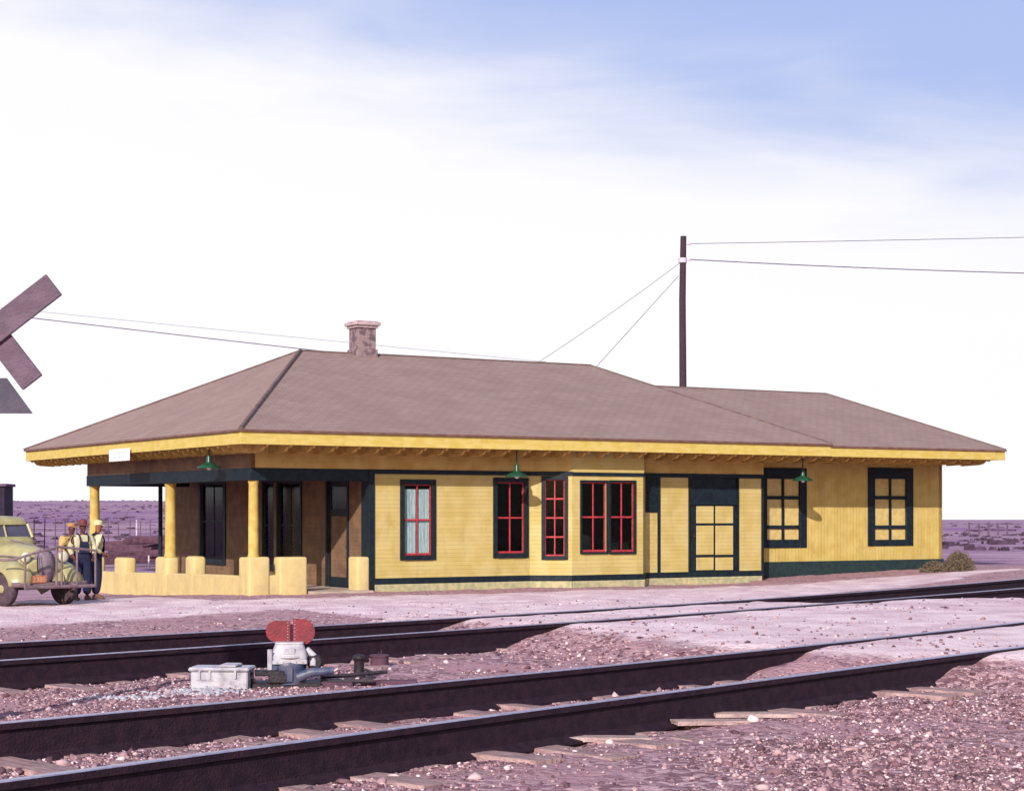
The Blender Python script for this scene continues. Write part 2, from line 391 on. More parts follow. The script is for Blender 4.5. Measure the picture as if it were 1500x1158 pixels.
def axis_coords(lo, hi, step, far_lo, far_hi):
    c = list(np.arange(lo, hi+1e-6, step)); s = step; a = lo; left = []
    while a > far_lo:
        s *= 1.09; a -= s; left.append(a)
    s = step; a = hi; right = []
    while a < far_hi:
        s *= 1.09 if a < 400 else 1.07; a += s; right.append(a)
    return np.array(left[::-1]+c+right)
xs = axis_coords(-9, 16, .11, -6000, 6000); ys = axis_coords(9.5, 42, .12, -2000, 8000)
X, Y = np.meshgrid(xs, ys); Z = ground_z(X, Y)
nx, ny = len(xs), len(ys)
me = bpy.data.meshes.new('ground')
idx = np.arange(nx*ny).reshape(ny, nx)
quads = np.stack([idx[:-1, :-1], idx[:-1, 1:], idx[1:, 1:], idx[1:, :-1]], -1).reshape(-1, 4)
me.vertices.add(nx*ny); me.vertices.foreach_set('co', np.stack([X, Y, Z], -1).ravel())
me.loops.add(quads.size); me.loops.foreach_set('vertex_index', quads.ravel().astype(np.int32))
me.polygons.add(len(quads)); me.polygons.foreach_set('loop_start', (np.arange(len(quads))*4).astype(np.int32)); me.polygons.foreach_set('loop_total', np.full(len(quads), 4, np.int32))
me.polygons.foreach_set('use_smooth', np.ones(len(quads), bool))
me.update(); me.validate()
S = X*.68+Y*.733; T = X*.733-Y*.68; D1 = rail_t(0, S)-T
U = (X-C0[0])*UX+(Y-C0[1])*UY; V = -(X-C0[0])*UY+(Y-C0[1])*UX
# where pale dust lies: the wagon road along the station and over the crossing
road = sm(3.2, 5.0, D1+.8*vnoise(X, Y, .5))*(1-sm(-1.6, .2, V+.6*vnoise(X, Y, .6)))
road = road*(1-sm(-3, -14, U)*.0)
road = np.where(U < -1, sm(9., 12., D1)*(1-sm(3, 9, V)), road)
dust = np.maximum(road*.95, cross_mask(X, Y)*.92)
far_a = sm(2, 16, V+.15*np.clip(-U, 0, 60))*1.0
far_a = np.maximum(far_a, sm(24.5, 30, U)*sm(-4, 3, V))
at = me.attributes.new('dust', 'FLOAT', 'POINT'); at.data.foreach_set('value', dust.ravel().astype(np.float32))
at = me.attributes.new('plain', 'FLOAT', 'POINT'); at.data.foreach_set('value', far_a.ravel().astype(np.float32))
gm_ = bpy.data.materials.new('desert_ground'); gm_.use_nodes = True
t = gm_.node_tree; bs = t.nodes['Principled BSDF']; bs.inputs['Roughness'].default_value = .95; bs.inputs['Specular IOR Level'].default_value = .1
geo = t.nodes.new('ShaderNodeTexCoord')
def nzn(scale, detail=6, rough=.6, stretch=None):
    n = t.nodes.new('ShaderNodeTexNoise'); n.inputs['Scale'].default_value = scale; n.inputs['Detail'].default_value = detail; n.inputs['Roughness'].default_value = rough
    if stretch:
        mpp = t.nodes.new('ShaderNodeMapping'); mpp.inputs['Scale'].default_value = stretch; mpp.inputs['Rotation'].default_value = (0, 0, 0)
        t.links.new(geo.outputs['Object'], mpp.inputs[0]); t.links.new(mpp.outputs[0], n.inputs['Vector'])
    else: t.links.new(geo.outputs['Object'], n.inputs['Vector'])
    return n.outputs[0]
def mix(f, a, b_, mode='MIX'):
    n = t.nodes.new('ShaderNodeMix'); n.data_type = 'RGBA'; n.blend_type = mode
    if isinstance(f, float): n.inputs[0].default_value = f
    else: t.links.new(f, n.inputs[0])
    for i, c in ((6, a), (7, b_)):
        if isinstance(c, tuple): n.inputs[i].default_value = (*c, 1)
        else: t.links.new(c, n.inputs[i])
    return n.outputs[2]
at1 = t.nodes.new('ShaderNodeAttribute'); at1.attribute_name = 'dust'
at2 = t.nodes.new('ShaderNodeAttribute'); at2.attribute_name = 'plain'
vor = t.nodes.new('ShaderNodeTexVoronoi'); vor.inputs['Scale'].default_value = 17.; t.links.new(geo.outputs['Object'], vor.inputs['Vector'])
vsp = t.nodes.new('ShaderNodeSeparateColor'); t.links.new(vor.outputs['Color'], vsp.inputs[0])
grav = mix(mrange(t, vsp.outputs[0], .2, .9), (.22, .112, .135), (.54, .35, .38))
grav = mix(mrange(t, nzn(.8), .4, .62), grav, (.42, .235, .265))
grav = mix(mrange(t, nzn(3.5, 8, .7), .55, .72), grav, (.14, .062, .09))
dustc = mix(mrange(t, nzn(1.1, 8, .65), .35, .65), (.80, .62, .645), (.60, .41, .455))
dustc = mix(mrange(t, nzn(9., 6, .7), .6, .75), dustc, (.42, .265, .30))
dm = math_n(t, 'ADD', at1.outputs['Fac'], math_n(t, 'MULTIPLY_ADD', nzn(1.6, 8, .7), .9, -.45))
c = mix(mrange(t, dm, .35, .75), grav, dustc)
pl = mix(mrange(t, nzn(.12, 8, .6, (1, 2.2, 1)), .42, .6), (.25, .145, .225), (.42, .27, .35))
pl = mix(mrange(t, nzn(1.3, 8, .75, (1, 1.5, 1)), .55, .68), pl, (.19, .095, .185))
pl = mix(mrange(t, nzn(.02, 8, .6, (1, .5, 1)), .5, .62), pl, (.24, .125, .245))
pm = math_n(t, 'ADD', at2.outputs['Fac'], math_n(t, 'MULTIPLY_ADD', nzn(.5, 6), .5, -.25))
c = mix(mrange(t, pm, .25, .75), c, pl)
t.links.new(c, bs.inputs['Base Color'])
bp = t.nodes.new('ShaderNodeBump'); bp.inputs['Strength'].default_value = .8; bp.inputs['Distance'].default_value = .03
hh = math_n(t, 'ADD', math_n(t, 'MULTIPLY', vor.outputs['Distance'], -.8), nzn(24., 6, .7))
t.links.new(hh, bp.inputs['Height']); t.links.new(bp.outputs[0], bs.inputs['Normal'])
me.materials.append(gm_)
ground = bpy.data.objects.new('ground', me); col.objects.link(ground); ground['kind'] = 'structure'

# ------------------------------------------------------------ loose ballast stones
def rocks(name, Xs, Ys, sizes, mat, zoff=.15):
    n = len(Xs); Zs = ground_z(Xs, Ys)
    ph = (1+5**.5)/2
    ico = np.array([(-1,ph,0),(1,ph,0),(-1,-ph,0),(1,-ph,0),(0,-1,ph),(0,1,ph),(0,-1,-ph),(0,1,-ph),(ph,0,-1),(ph,0,1),(-ph,0,-1),(-ph,0,1)])/math.hypot(1, ph)
    fc = np.array([(0,11,5),(0,5,1),(0,1,7),(0,7,10),(0,10,11),(1,5,9),(5,11,4),(11,10,2),(10,7,6),(7,1,8),(3,9,4),(3,4,2),(3,2,6),(3,6,8),(3,8,9),(4,9,5),(2,4,11),(6,2,10),(8,6,7),(9,8,1)])
    vs = ico[None]*(1+1.0*(rng.random((n, 12, 1))-.5))
    vs = vs*np.stack([rng.uniform(.7, 1.4, n), rng.uniform(.6, 1.1, n), rng.uniform(.4, .85, n)], -1)[:, None]
    a = rng.uniform(0, 6.28, n); b_ = rng.uniform(-.5, .5, n)
    ca, sa, cb, sb = np.cos(a), np.sin(a), np.cos(b_), np.sin(b_)
    x, y, z = vs[..., 0], vs[..., 1], vs[..., 2]
    y, z = y*cb[:, None]-z*sb[:, None], y*sb[:, None]+z*cb[:, None]
    x, y = x*ca[:, None]-y*sa[:, None], x*sa[:, None]+y*ca[:, None]
    vs = np.stack([x, y, z], -1)*sizes[:, None, None]+np.stack([Xs, Ys, Zs+sizes*zoff], -1)[:, None]
    F = (fc[None]+12*np.arange(n)[:, None, None]).reshape(-1, 3)
    me = bpy.data.meshes.new(name); me.vertices.add(n*12); me.vertices.foreach_set('co', vs.ravel())
    me.loops.add(F.size); me.loops.foreach_set('vertex_index', F.ravel().astype(np.int32))
    me.polygons.add(len(F)); me.polygons.foreach_set('loop_start', (np.arange(len(F))*3).astype(np.int32)); me.polygons.foreach_set('loop_total', np.full(len(F), 3, np.int32))
    me.update(); me.validate(); me.materials.append(mat)
    o = bpy.data.objects.new(name, me); col.objects.link(o); return o
sm_ = bpy.data.materials.new('ballast_stone'); sm_.use_nodes = True
t = sm_.node_tree; bs = t.nodes['Principled BSDF']; bs.inputs['Roughness'].default_value = .9; bs.inputs['Specular IOR Level'].default_value = .2
gg = t.nodes.new('ShaderNodeNewGeometry'); cr = t.nodes.new('ShaderNodeValToRGB'); t.links.new(gg.outputs['Random Per Island'], cr.inputs[0])
cr.color_ramp.elements[0].color = (.09, .045, .06, 1); cr.color_ramp.elements[1].color = (.72, .56, .57, 1)
for p, c_ in ((.3, (.14, .07, .09)), (.6, (.29, .165, .19)), (.88, (.48, .315, .34))):
    e = cr.color_ramp.elements.new(p); e.color = (*c_, 1)
t.links.new(cr.outputs[0], bs.inputs['Base Color'])
M['stone'] = sm_
def stone_field(n, y0, y1, smin, smax, keep):
    Yq = np.exp(rng.uniform(math.log(y0), math.log(y1), n)); Xq = rng.uniform(-.36, .36, n)*Yq
    # uniform in the picture thins with distance: leave as is, far stones are larger and sparser
    s = Xq*.68+Yq*.733; tt = Xq*.733-Yq*.68; d1 = rail_t(0, s)-tt
    k = keep(Xq, Yq, d1)
    for i in range(4): k &= np.abs(tt-rail_t(i, s)) > .11
    Xq, Yq = Xq[k], Yq[k]
    sz = smin*(smax/smin)**(rng.random(len(Xq))**2.2)
    return Xq, Yq, sz
def kp(X_, Y_, d1):
    m = cross_mask(X_, Y_)
    pr = np.where(d1 > 3.2, np.where(X_ < -.5, np.clip((10.-d1)*.12, .06, .55), .08), 1.)*(1-.9*m)*np.clip(.62+1.7*vnoise(X_, Y_, .6)+.9*vnoise(X_, Y_, 1.7), .06, 1)
    u = (X_-C0[0])*UX+(Y_-C0[1])*UY; v = -(X_-C0[0])*UY+(Y_-C0[1])*UX
    pr = np.where(v > .6, 0, pr)
    return rng.random(len(X_)) < pr
a1 = stone_field(150000, 9.6, 20, .006, .021, kp); a2 = stone_field(4000, 9.6, 26, .018, .05, kp); a3 = stone_field(45000, 19, 40, .012, .035, kp)
st = rocks('ballast_stones', np.concatenate([a1[0], a2[0], a3[0]]), np.concatenate([a1[1], a2[1], a3[1]]), np.concatenate([a1[2], a2[2], a3[2]]), sm_)
tag(st, 'loose pinkish ballast stones strewn over the trackside ground', 'gravel', kind='stuff')

# ------------------------------------------------------------ tracks
def rail_mesh(i, s0, s1, parent, mat_top):
    mb = MB(); n = 130
    hw, h = .040, RT-GB+.015  # overtall rail: its dark side stands in for the cast shadow below
    prof = [(-.085, 0), (-.085, .018), (-.02, .045), (-.013, .06), (-.013, h-.06), (-hw, h-.048), (-hw, h-.006), (-hw+.01, h), (hw-.01, h), (hw, h-.006), (hw, h-.048), (.013, h-.06), (.013, .06), (.02, .045), (.085, .018), (.085, 0)]
    rings = []
    for s in np.geomspace(s0, s1, n):
        x, y = rail_xy(i, s); x2, y2 = rail_xy(i, s+.1); d = Vector((x2-x, y2-y, 0)).normalized(); nn = Vector((d.y, -d.x, 0))
        rings.append([Vector((x, y, RT-h))+nn*a+Vector((0, 0, b_)) for a, b_ in prof])
    mb.loft(rings)
    o = mb.build('rail', M['rail'], parent)
    o.data.materials.append(mat_top)
    for p in o.data.polygons:
        if p.normal.z > .6 and p.center.z > RT-.012: p.material_index = 1
    return o
def track(i, j, s0, s1, name_label, ties, grp):
    tr = empty('railway_track', (0, 0, 0), 0, name_label, 'railway track', grp)
    x0, y0 = rail_xy(i, s0); x1, y1 = rail_xy(j, s0); ox, oy = float(x0+x1)/2, float(y0+y1)/2
    tr.location = (ox, oy, GB)
    for k in (i, j):
        o = rail_mesh(k, s0, s1, tr, M['railtop']); o.matrix_parent_inverse = Matrix.Translation((-ox, -oy, -GB))
    # sleepers
    for s in ties:
        xa, ya = rail_xy(i, s); xb, yb = rail_xy(j, s)
        c = Vector(((xa+xb)/2, (ya+yb)/2, GB-.055+random.uniform(-.022, .02)))
        d = Vector((xb-xa, yb-ya, 0)); d = (d-Vector((.68, .733, 0))*d.dot(Vector((.68, .733, 0)))).normalized()
        ang = math.atan2(d.y, d.x)+random.uniform(-.04, .04)
        ln = random.uniform(1.62, 1.85)
        mb = MB(); w2 = random.uniform(.11, .14)
        nseg = 8; rings = []
        for q in range(nseg+1):
            xx = -ln+2*ln*q/nseg
            rings.append([(xx+random.uniform(-.02, .02), yy*w2+random.uniform(-.008, .008), zz+random.uniform(-.006, .006)) for yy, zz in ((-1, -.1), (1, -.1), (1, .06), (-1, .06))])
        mb.loft(rings)
        o = mb.build('tie', M['tie'], tr, bevel=.006)
        o.rotation_euler = (random.uniform(-.012, .012), random.uniform(-.012, .012), ang)
        o.location = c-Vector((ox, oy, GB))
    return tr
near_track = track(2, 3, 3.5, 110, 'nearest railway track, low dark rails running out of the bottom left corner', list(np.arange(5.4, 20.5, .62)), 'railway tracks')
far_track = track(0, 1, 4.5, 130, 'farther railway track passing behind the white box and red switch target', list(np.arange(8, 25, .7)), 'railway tracks')
# joint bars and spikes on the nearer rails
def joint(i, s, parent):
    x, y = rail_xy(i, s); x2, y2 = rail_xy(i, s+.1); ang = math.atan2(y2-y, x2-x)
    mb = MB(); mb.box((-.35, -.036, .06), (.35, -.014, .16)); mb.box((-.35, .014, .06), (.35, .036, .16))
    for q in (-.24, -.08, .08, .24): mb.lathe([(.017, -.052), (.017, .052)], (q, 0, .11), 6, 'Y')
    o = mb.build('joint_bar', M['rail'], parent, bevel=.004)
    o.location = Vector((x, y, GB-.01))-parent.location; o.rotation_euler = (0, 0, ang)

# loose boards on the ballast beside the nearest rail
for (px, py, ln, an, lab) in ((1105, 1050, .72, .25, 'pale loose board on the ballast by the near rail, farthest right of three'),
                         (1040, 1062, .62, .33, 'pale loose board lying in the ballast, middle one of three'),
                         (870, 1083, .85, .2, 'pale loose board by the near rail, the one closest to the bottom edge')):
    x, y = unproj(px, py, GB); mb = MB()
    rings = []
    for q in range(7):
        xx = -ln/2+ln*q/6
        rings.append([(xx+random.uniform(-.015, .015), yy*.07+random.uniform(-.01, .01), zz) for yy, zz in ((-1, 0), (1, 0), (1, .035), (-1, .035))])
    mb.loft(rings)
    o = mb.build('loose_board', M['plank'], None, bevel=.004); o.location = (x, y, gz(x, y)+.012); o.rotation_euler = (.03, .03, an)
    tag(o, lab, 'board', 'loose boards beside the near rail')

# ------------------------------------------------------------ station
st_ = empty('train_station', (C0[0], C0[1], 0), YAW, 'long yellow wooden railway station with brown hip roof, dark trim and open corner porch', 'station')
def U_of(px, v):
    k = (px-750)/FP; return (k*(C0[1]+UX*v)-C0[0]+UY*v)/(UX-k*UY)
def V_of(px, u):
    k = (px-750)/FP; return (C0[0]+UX*u-k*(C0[1]+UY*u))/(UY+k*UX)
def Z_of(py, u, v): return CH+(HY-py)*(C0[1]+UY*u+UX*v)/FP
VW = 1.3; UE = .8; UI = 3.94; VWING = 2.0; VB = .7
UM = U_of(1115, VW); UW = U_of(1380, VWING)
EZ = 3.75; W1 = 16.2; L1 = U_of(1220, 0); L2 = U_of(1475, 0); RV = W1/2
VL = V_of(131, UE)
RU0 = U_of(440, RV); RU1 = U_of(865, RV); RZ = (Z_of(511, RU0, RV)+Z_of(538, RU1, RV))/2
WV = 6.2; WU0 = 13.0; WU1 = U_of(1210, WV); WZ = EZ-.03+(RZ-EZ)/RV*WV*.985
def sp(name, mb, m, bevel=0., smooth=False, parent=None): return mb.build(name, m, parent or st_, bevel, smooth)
def hip_roof(L0, L1_, Wd, ru0, ru1, rv, ez, rz, mat, inner=False):
    th = .05
    A = [Vector((L0, 0, ez)), Vector((L1_, 0, ez)), Vector((L1_, Wd, ez)), Vector((L0, Wd, ez)), Vector((ru0, rv, rz)), Vector((ru1, rv, rz))]
    B = [p-Vector((0, 0, th)) for p in A]
    me = bpy.data.meshes.new('roof')
    fs = [(0, 1, 5, 4), (1, 2, 5), (2, 3, 4, 5), (3, 0, 4)]
    vs = A+B; fs2 = [tuple(i+6 for i in f[::-1]) for f in fs]+[(0, 6, 7, 1), (1, 7, 8, 2), (2, 8, 9, 3), (3, 9, 6, 0)]
    me.from_pydata(vs, [], fs+fs2)
    uvl = me.uv_layers.new(name='UVMap')
    for p in me.polygons:
        n = p.normal
        if abs(n.z) > .99: a = Vector((1, 0, 0))
        else: a = Vector((-n.y, n.x, 0)).normalized()
        bb = n.cross(a)
        for li in p.loop_indices:
            co = vs[me.loops[li].vertex_index]; uvl.data[li].uv = (co.dot(a), co.dot(bb))
    me.materials.append(mat)
    me.materials.append(M['soffit']); me.materials.append(M['edge'])
    for i, p in enumerate(me.polygons): p.material_index = 0 if i < 4 else (1 if i < 8 else 2)
    o = bpy.data.objects.new('roof', me); col.objects.link(o); o.parent = st_
    return o
roof = hip_roof(0, L1, W1, RU0, RU1, RV, EZ, RZ, M['roof'])
wroof = hip_roof(L1-.06, L2, WV*2, WU0+.5, WU1, WV, EZ-.045, WZ-.04, M['roof'])
def cap_line(pts, parent, r=.045):
    mb = MB(); mb.tube([Vector(p)+Vector((0, 0, .01)) for p in pts], r, 6); mb.build('ridge_cap', M['ridgecap'], parent)
cap_line([(0.02, 0.02, EZ), (RU0, RV, RZ)], roof, .06)
cap_line([(RU0, RV, RZ), (RU1, RV, RZ)], roof, .03); cap_line([(L1-.02, .02, EZ), (RU1, RV, RZ)], roof, .026)
cap_line([(L1, W1, EZ), (RU1, RV, RZ)], roof, .035); cap_line([(0, W1, EZ), (RU0, RV, RZ)], roof, .035)
cap_line([(WU1, WV, WZ-.04), (WU0+.5, WV, WZ-.04)], wroof, .025); cap_line([(L2-.02, .02, EZ-.045), (WU1, WV, WZ-.04)], wroof, .025)
# chimney
cu = U_of(531, RV); mb = MB(); cz0 = Z_of(520, cu, RV)-.5
ct = Z_of(471, cu, RV); hw = .28
mb.box((cu-hw-.04, RV-hw-.04, cz0), (cu+hw+.04, RV+hw+.04, RZ+.12)); 
mb.box((cu-hw, RV-hw, RZ+.12), (cu+hw, RV+hw, ct-.2))
ch = mb.build('chimney', add_boards(M['brick'], 'Z', .075, .008, .85), roof, .012)
mb = MB(); mb.box((cu-hw-.05, RV-hw-.05, ct-.2), (cu+hw+.05, RV+hw+.05, ct-.13)); mb.box((cu-hw-.1, RV-hw-.1, ct-.13), (cu+hw+.1, RV+hw+.1, ct-.03)); mb.box((cu-hw-.04, RV-hw-.04, ct-.03), (cu+hw+.04, RV+hw+.04, ct))
mb.build('chimney_cap', M['mortar'], roof, .012)
# fascia boards
FB = 3.42
def fascia(a, b_, th=.045, z1=EZ-.052, zb=FB):
    a = Vector(a); b_ = Vector(b_); d = (b_-a); ln = d.length; ang = math.atan2(d.y, d.x)
    mb = MB(); n = max(1, int(ln/3.6))
    for k in range(n): mb.box((ln*k/n+.002, -th/2, zb+random.uniform(-.006, .006)), (ln*(k+1)/n-.002, th/2, z1))
    o = mb.build('fascia', M['fascia'], st_, .006); o.location = a; o.rotation_euler = (0, 0, ang)
fascia((.02, .06, 0), (L1-.0, .06, 0)); fascia((L1+.004, .065, 0), (L2-.02, .065, 0), .045, EZ-.099, FB-.012)
fascia((.06, .10, 0), (.06, W1-.05, 0)); fascia((L2-.06, .1, 0), (L2-.06, 2*WV-.05, 0), .045, EZ-.102)
fascia((.1, W1-.06, 0), (L1, W1-.06, 0)); fascia((L1-.06, 2*WV+.05, 0), (L1-.06, W1-.1, 0))
# drip edge under the shingles
mb = MB(); mb.box((-.02, -.02, EZ-.05), (L1+.0, .03, EZ-.008-.03)); mb.box((-.02, .034, EZ-.05), (.03, W1, EZ-.04)); mb.build('drip_edge', M['edge'], st_)
# rafter tails
RB = 3.25
def rafter_mesh(vin):
    mb = MB(); prof = [(.09, 3.60), (.09, 3.44), (.2, 3.36), (.3, 3.39), (.42, 3.30), (.6, RB+.02), (vin, RB), (vin, 3.60+.31*vin-.13), (.5, 3.62)]
    mb.prism(prof, lambda a, b_, d: Vector((d, a, b_)), -.035, .035); return mb
r0 = rafter_mesh(VW-.01).build('rafter_tail', M['rafter'], st_, .006)
k = .72; first = True
while k < L2-.3:
    if first: r0.location = (k, 0, 0); first = False
    else:
        o = r0.copy(); col.objects.link(o); o.location = (k, 0, 0)
    k += .58
k = .95
while k < W1-.3:
    o = r0.copy(); col.objects.link(o); o.rotation_euler = (0, 0, R(90)); o.scale = (1, .62, 1); 
    o.rotation_euler = (0, 0, -R(90)); o.location = (0, k, 0); o.scale = (1, UE/VW, 1)
    k += .62
# walls -- frames: (origin uv, direction a, outward n)
class Fr:
    def __init__(s, o, a):
        s.o = Vector((*o, 0)); s.a = Vector((*a, 0)).normalized(); s.n = Vector((s.a.y, -s.a.x, 0))
    def P(s, x, t_, z): return s.o+s.a*x+s.n*t_+Vector((0, 0, z))
    def box(s, mb, x0, x1, t0, t1, z0, z1):
        vs = [s.P(x, t_, z) for x, t_, z in ((x0,t0,z0),(x1,t0,z0),(x1,t1,z0),(x0,t1,z0),(x0,t0,z1),(x1,t0,z1),(x1,t1,z1),(x0,t1,z1))]
        mb.add(vs, [(0,3,2,1),(4,5,6,7),(0,1,5,4),(1,2,6,5),(2,3,7,6),(3,0,4,7)])
def fbox(name, fr, x0, x1, t0, t1, z0, z1, m, bevel=0., parent=None):
    mb = MB(); fr.box(mb, x0, x1, t0, t1, z0, z1); return mb.build(name, m, parent or st_, bevel)
BZ = 2.93   # top of dark belt
front = Fr((0, VW), (1, 0)); endf = Fr((UI, 0), (0, -1)); wingf = Fr((0, VWING), (1, 0)); bayf = Fr((0, VB), (1, 0))
bu0, bu1 = U_of(838, VB), U_of(942, VB); bw0 = U_of(776, VW); bw1 = bu1+.5
# main wall mass: solid bodies with small gap to neighbours
def wall_with_holes(fr, x0, x1, z0, z1, holes, t0, t1, m, name='wall'):
    """panels around rectangular openings"""
    mb = MB(); cuts = sorted(set([x0, x1]+[h[0] for h in holes]+[h[1] for h in holes]))
    for a, b_ in zip(cuts[:-1], cuts[1:]):
        hs = [h for h in holes if h[0] <= a+1e-6 and h[1] >= b_-1e-6]
        if not hs: fr.box(mb, a, b_, t0, t1, z0, z1)
        else:
            h = hs[0]; fr.box(mb, a, b_, t0, t1, z0, h[2]); fr.box(mb, a, b_, t0, t1, h[3], z1)
    bm_ = mb.build(name, m, st_)
    bm = bmesh.new(); bm.from_mesh(bm_.data); bmesh.ops.remove_doubles(bm, verts=bm.verts, dist=1e-4)
    # drop interior double faces
    seen = {}
    for f in bm.faces: seen.setdefault(frozenset(v.index for v in f.verts), []).append(f)
    bmesh.ops.delete(bm, geom=[f for l in seen.values() if len(l) > 1 for f in l], context='FACES_ONLY')
    bm.to_mesh(bm_.data); bm.free()
    return bm_
def sash(fr, x0, x1, z0, z1, cols, rows, m, name='window', casing=.1, mcas='trim', t=0., zbar=None, curtain=False, frame_w=.03, pane='glass', head=None):
    """a real opening: casing proud of the wall, glass and bars set back, dim room behind"""
    head = head or casing
    wn = MB()
    fr.box(wn, x0-casing, x0, t-.1, t+.035, z0-casing, z1+head); fr.box(wn, x1, x1+casing, t-.1, t+.035, z0-casing, z1+head)
    fr.box(wn, x0, x1, t-.1, t+.035, z1, z1+head); fr.box(wn, x0, x1, t-.1, t+.05, z0-casing, z0)
    wo_ = wn.build(name, M[mcas], st_, .004)
    sb = MB()
    T0, T1 = t-.07, t-.03
    fr.box(sb, x0, x0+frame_w, T0, T1, z0, z1); fr.box(sb, x1-frame_w, x1, T0, T1, z0, z1)
    fr.box(sb, x0+frame_w, x1-frame_w, T0, T1, z1-frame_w, z1); fr.box(sb, x0+frame_w, x1-frame_w, T0, T1, z0, z0+frame_w*1.8)
    bw = .016
    for k in range(1, cols):
        xc = x0+(x1-x0)*k/cols; fr.box(sb, xc-bw, xc+bw, T0+.004, T1-.004, z0+frame_w*1.8, z1-frame_w)
    for zr in rows:
        zc = z0+(z1-z0)*zr; fr.box(sb, x0+frame_w, x1-frame_w, T0+.002, T1+.004, zc-bw*1.3, zc+bw*1.3)
    sb.build('sash', M[m], wo_, .003)
    fbox('pane', fr, x0, x1, t-.056, t-.05, z0, z1, M[pane], 0, wo_)
    if curtain:
        mb = MB(); n = 40
        for (a, b_) in ((x0+.02, x0+(x1-x0)*.47), (x0+(x1-x0)*.53, x1-.03)):
            top = [fr.P(a+(b_-a)*q/n, t-.10+.018*math.sin(q*1.3), z1-.12) for q in range(n+1)]
            bot = [fr.P(a+(b_-a)*q/n, t-.10+.02*math.sin(q*1.3+.5), z0+.03) for q in range(n+1)]
            mb.loft([bot, top], cap=False, closed=False)
        mb.build('curtain', M['curtain'], wo_, 0, True)
    return wo_
GZb = .17  # top of plinth
def rect(fr_v, px0, px1, py0, py1):
    u0, u1 = U_of(px0, fr_v), U_of(px1, fr_v); uc = (u0+u1)/2
    return u0, u1, Z_of(py1, uc, fr_v), Z_of(py0, uc, fr_v)
w1 = rect(VW, 592, 632, 709, 813); w2 = rect(VW, 728, 768, 706, 810)
holes = [w1, w2]
PL = .30
wall_front = wall_with_holes(front, UI+.06, bw0, PL, BZ-.1, [w1, w2], -.12, 0, M['siding'])
sash(front, *w1, 2, (.5,), 'red', curtain=True, casing=.115)
sash(front, *w2, 2, (.5,), 'red', casing=.115)
# right of the bay
d0, d1, dz0, dz1 = rect(VW, 1017, 1077, 735, 846)
dhole = (U_of(1010, VW), U_of(1080, VW), PL-.2, BZ-.11)
wall_with_holes(front, bw1-.3, UM, PL, BZ-.1, [(dhole[0], dhole[1], PL, BZ-.11)], -.12, 0, M['siding'])
# bay
ca = Vector((bu0-bw0, VB-VW)); clen = ca.length; cheek = Fr((bw0, VW), (ca.x, ca.y))
q0, q1 = clen*.36, clen*.82
wb = (q0, q1, .80, 2.72)
wall_with_holes(cheek, 0, clen, PL, BZ-.1, [wb], -.12, 0, M['siding'])
sash(cheek, *wb, 2, (.25, .5, .75), 'red', casing=.09, frame_w=.022)
b1 = rect(VB, 852, 888, 706, 808); b2 = rect(VB, 894, 929, 706, 808)
wall_with_holes(bayf, bu0, bu1, PL, BZ-.1, [b1, b2], -.12, 0, M['siding'])
sash(bayf, *b1, 2, (.5,), 'red', casing=.05); sash(bayf, *b2, 2, (.5,), 'red', casing=.05)
cb = Vector((bw1-bu1, VW-VB)); cheek2 = Fr((bu1, VB), (cb.x, cb.y))
fbox('wall', cheek2, 0, cb.length, -.12, 0, PL, BZ-.1, M['siding'])
# friezes (from belt to soffit)
fbox('frieze', front, UE+.02, bw0-.001, -.12, .012, BZ, 3.98, M['frieze'])
fbox('frieze', cheek, 0, clen, -.12, .012, BZ, 3.75, M['frieze'])
fbox('frieze', bayf, bu0-.01, bu1+.01, -.12, .03, BZ-.02, 3.66, M['siding'])
fbox('frieze', cheek2, 0, cb.length, -.12, .012, BZ, 3.75, M['frieze'])
fbox('frieze', front, bw1-.3, UM, -.12, .012, BZ, 3.98, M['frieze'])
# belt
def belt(fr, x0, x1, z0=BZ-.11, z1=BZ, t1=.03): fbox('belt_board', fr, x0, x1, -.12, t1, z0, z1, M['trim'], .004)
belt(front, UI-.1, bw0-.02); belt(cheek, -.0, clen+.02, t1=.028); belt(bayf, bu0, bu1, t1=.032, z1=BZ-.022); belt(cheek2, 0, cb.length, t1=.027); belt(front, bw1-.28, UM+.02)
# base board + plinth
def base(fr, x0, x1, z0=.17, z1=.32, t1=.03): fbox('base_board', fr, x0, x1, -.12, t1, z0, z1, M['trim'], .004)
base(front, UI+.06, bw0-.01); base(cheek, -.0, clen, t1=.028); base(bayf, bu0, bu1, t1=.032); base(cheek2, 0, cb.length, t1=.027); base(front, bw1-.28, UM)
def plinth(fr, x0, x1, z0=-.3, z1=.17, t1=.05): fbox('plinth', fr, x0, x1, -.12, t1, z0, z1, M['plinth'], .01)
plinth(front, UI+.06, bw0-.01); plinth(cheek, -.0, clen, t1=.048); plinth(bayf, bu0, bu1, t1=.052); plinth(cheek2, 0, cb.length, t1=.047); plinth(front, bw1-.28, UM)
# corner boards
fbox('corner_board', front, UI-.1, UI+.06, -.14, .036, -.1, BZ-.1, M['trim'], .004)
fbox('corner_board', front, UM, UM+.07, -.75, .036, -.1, BZ-.1, M['trim'], .004)
fbox('corner_board', front, UM, UM+.07, -.75, .016, BZ, 3.98, M['frieze'], .004)
a_, b__ = U_of(963, VW), U_of(967, VW)
fbox('corner_board', front, a_, b__, -.01, .02, .32, BZ-.1, M['trim'])
# dark louvre right of the bay
lv = rect(VW, 944, 962.5, 697, 750)
mb = MB(); front.box(mb, lv[0], lv[1], 0.001, .035, lv[2], BZ-.1)
for q in range(14): front.box(mb, lv[0]+.03, lv[1]-.03, .036, .05, lv[2]+.04+q*.06, lv[2]+.07+q*.06)
mb.build('shutter', M['trim'], st_, .004)
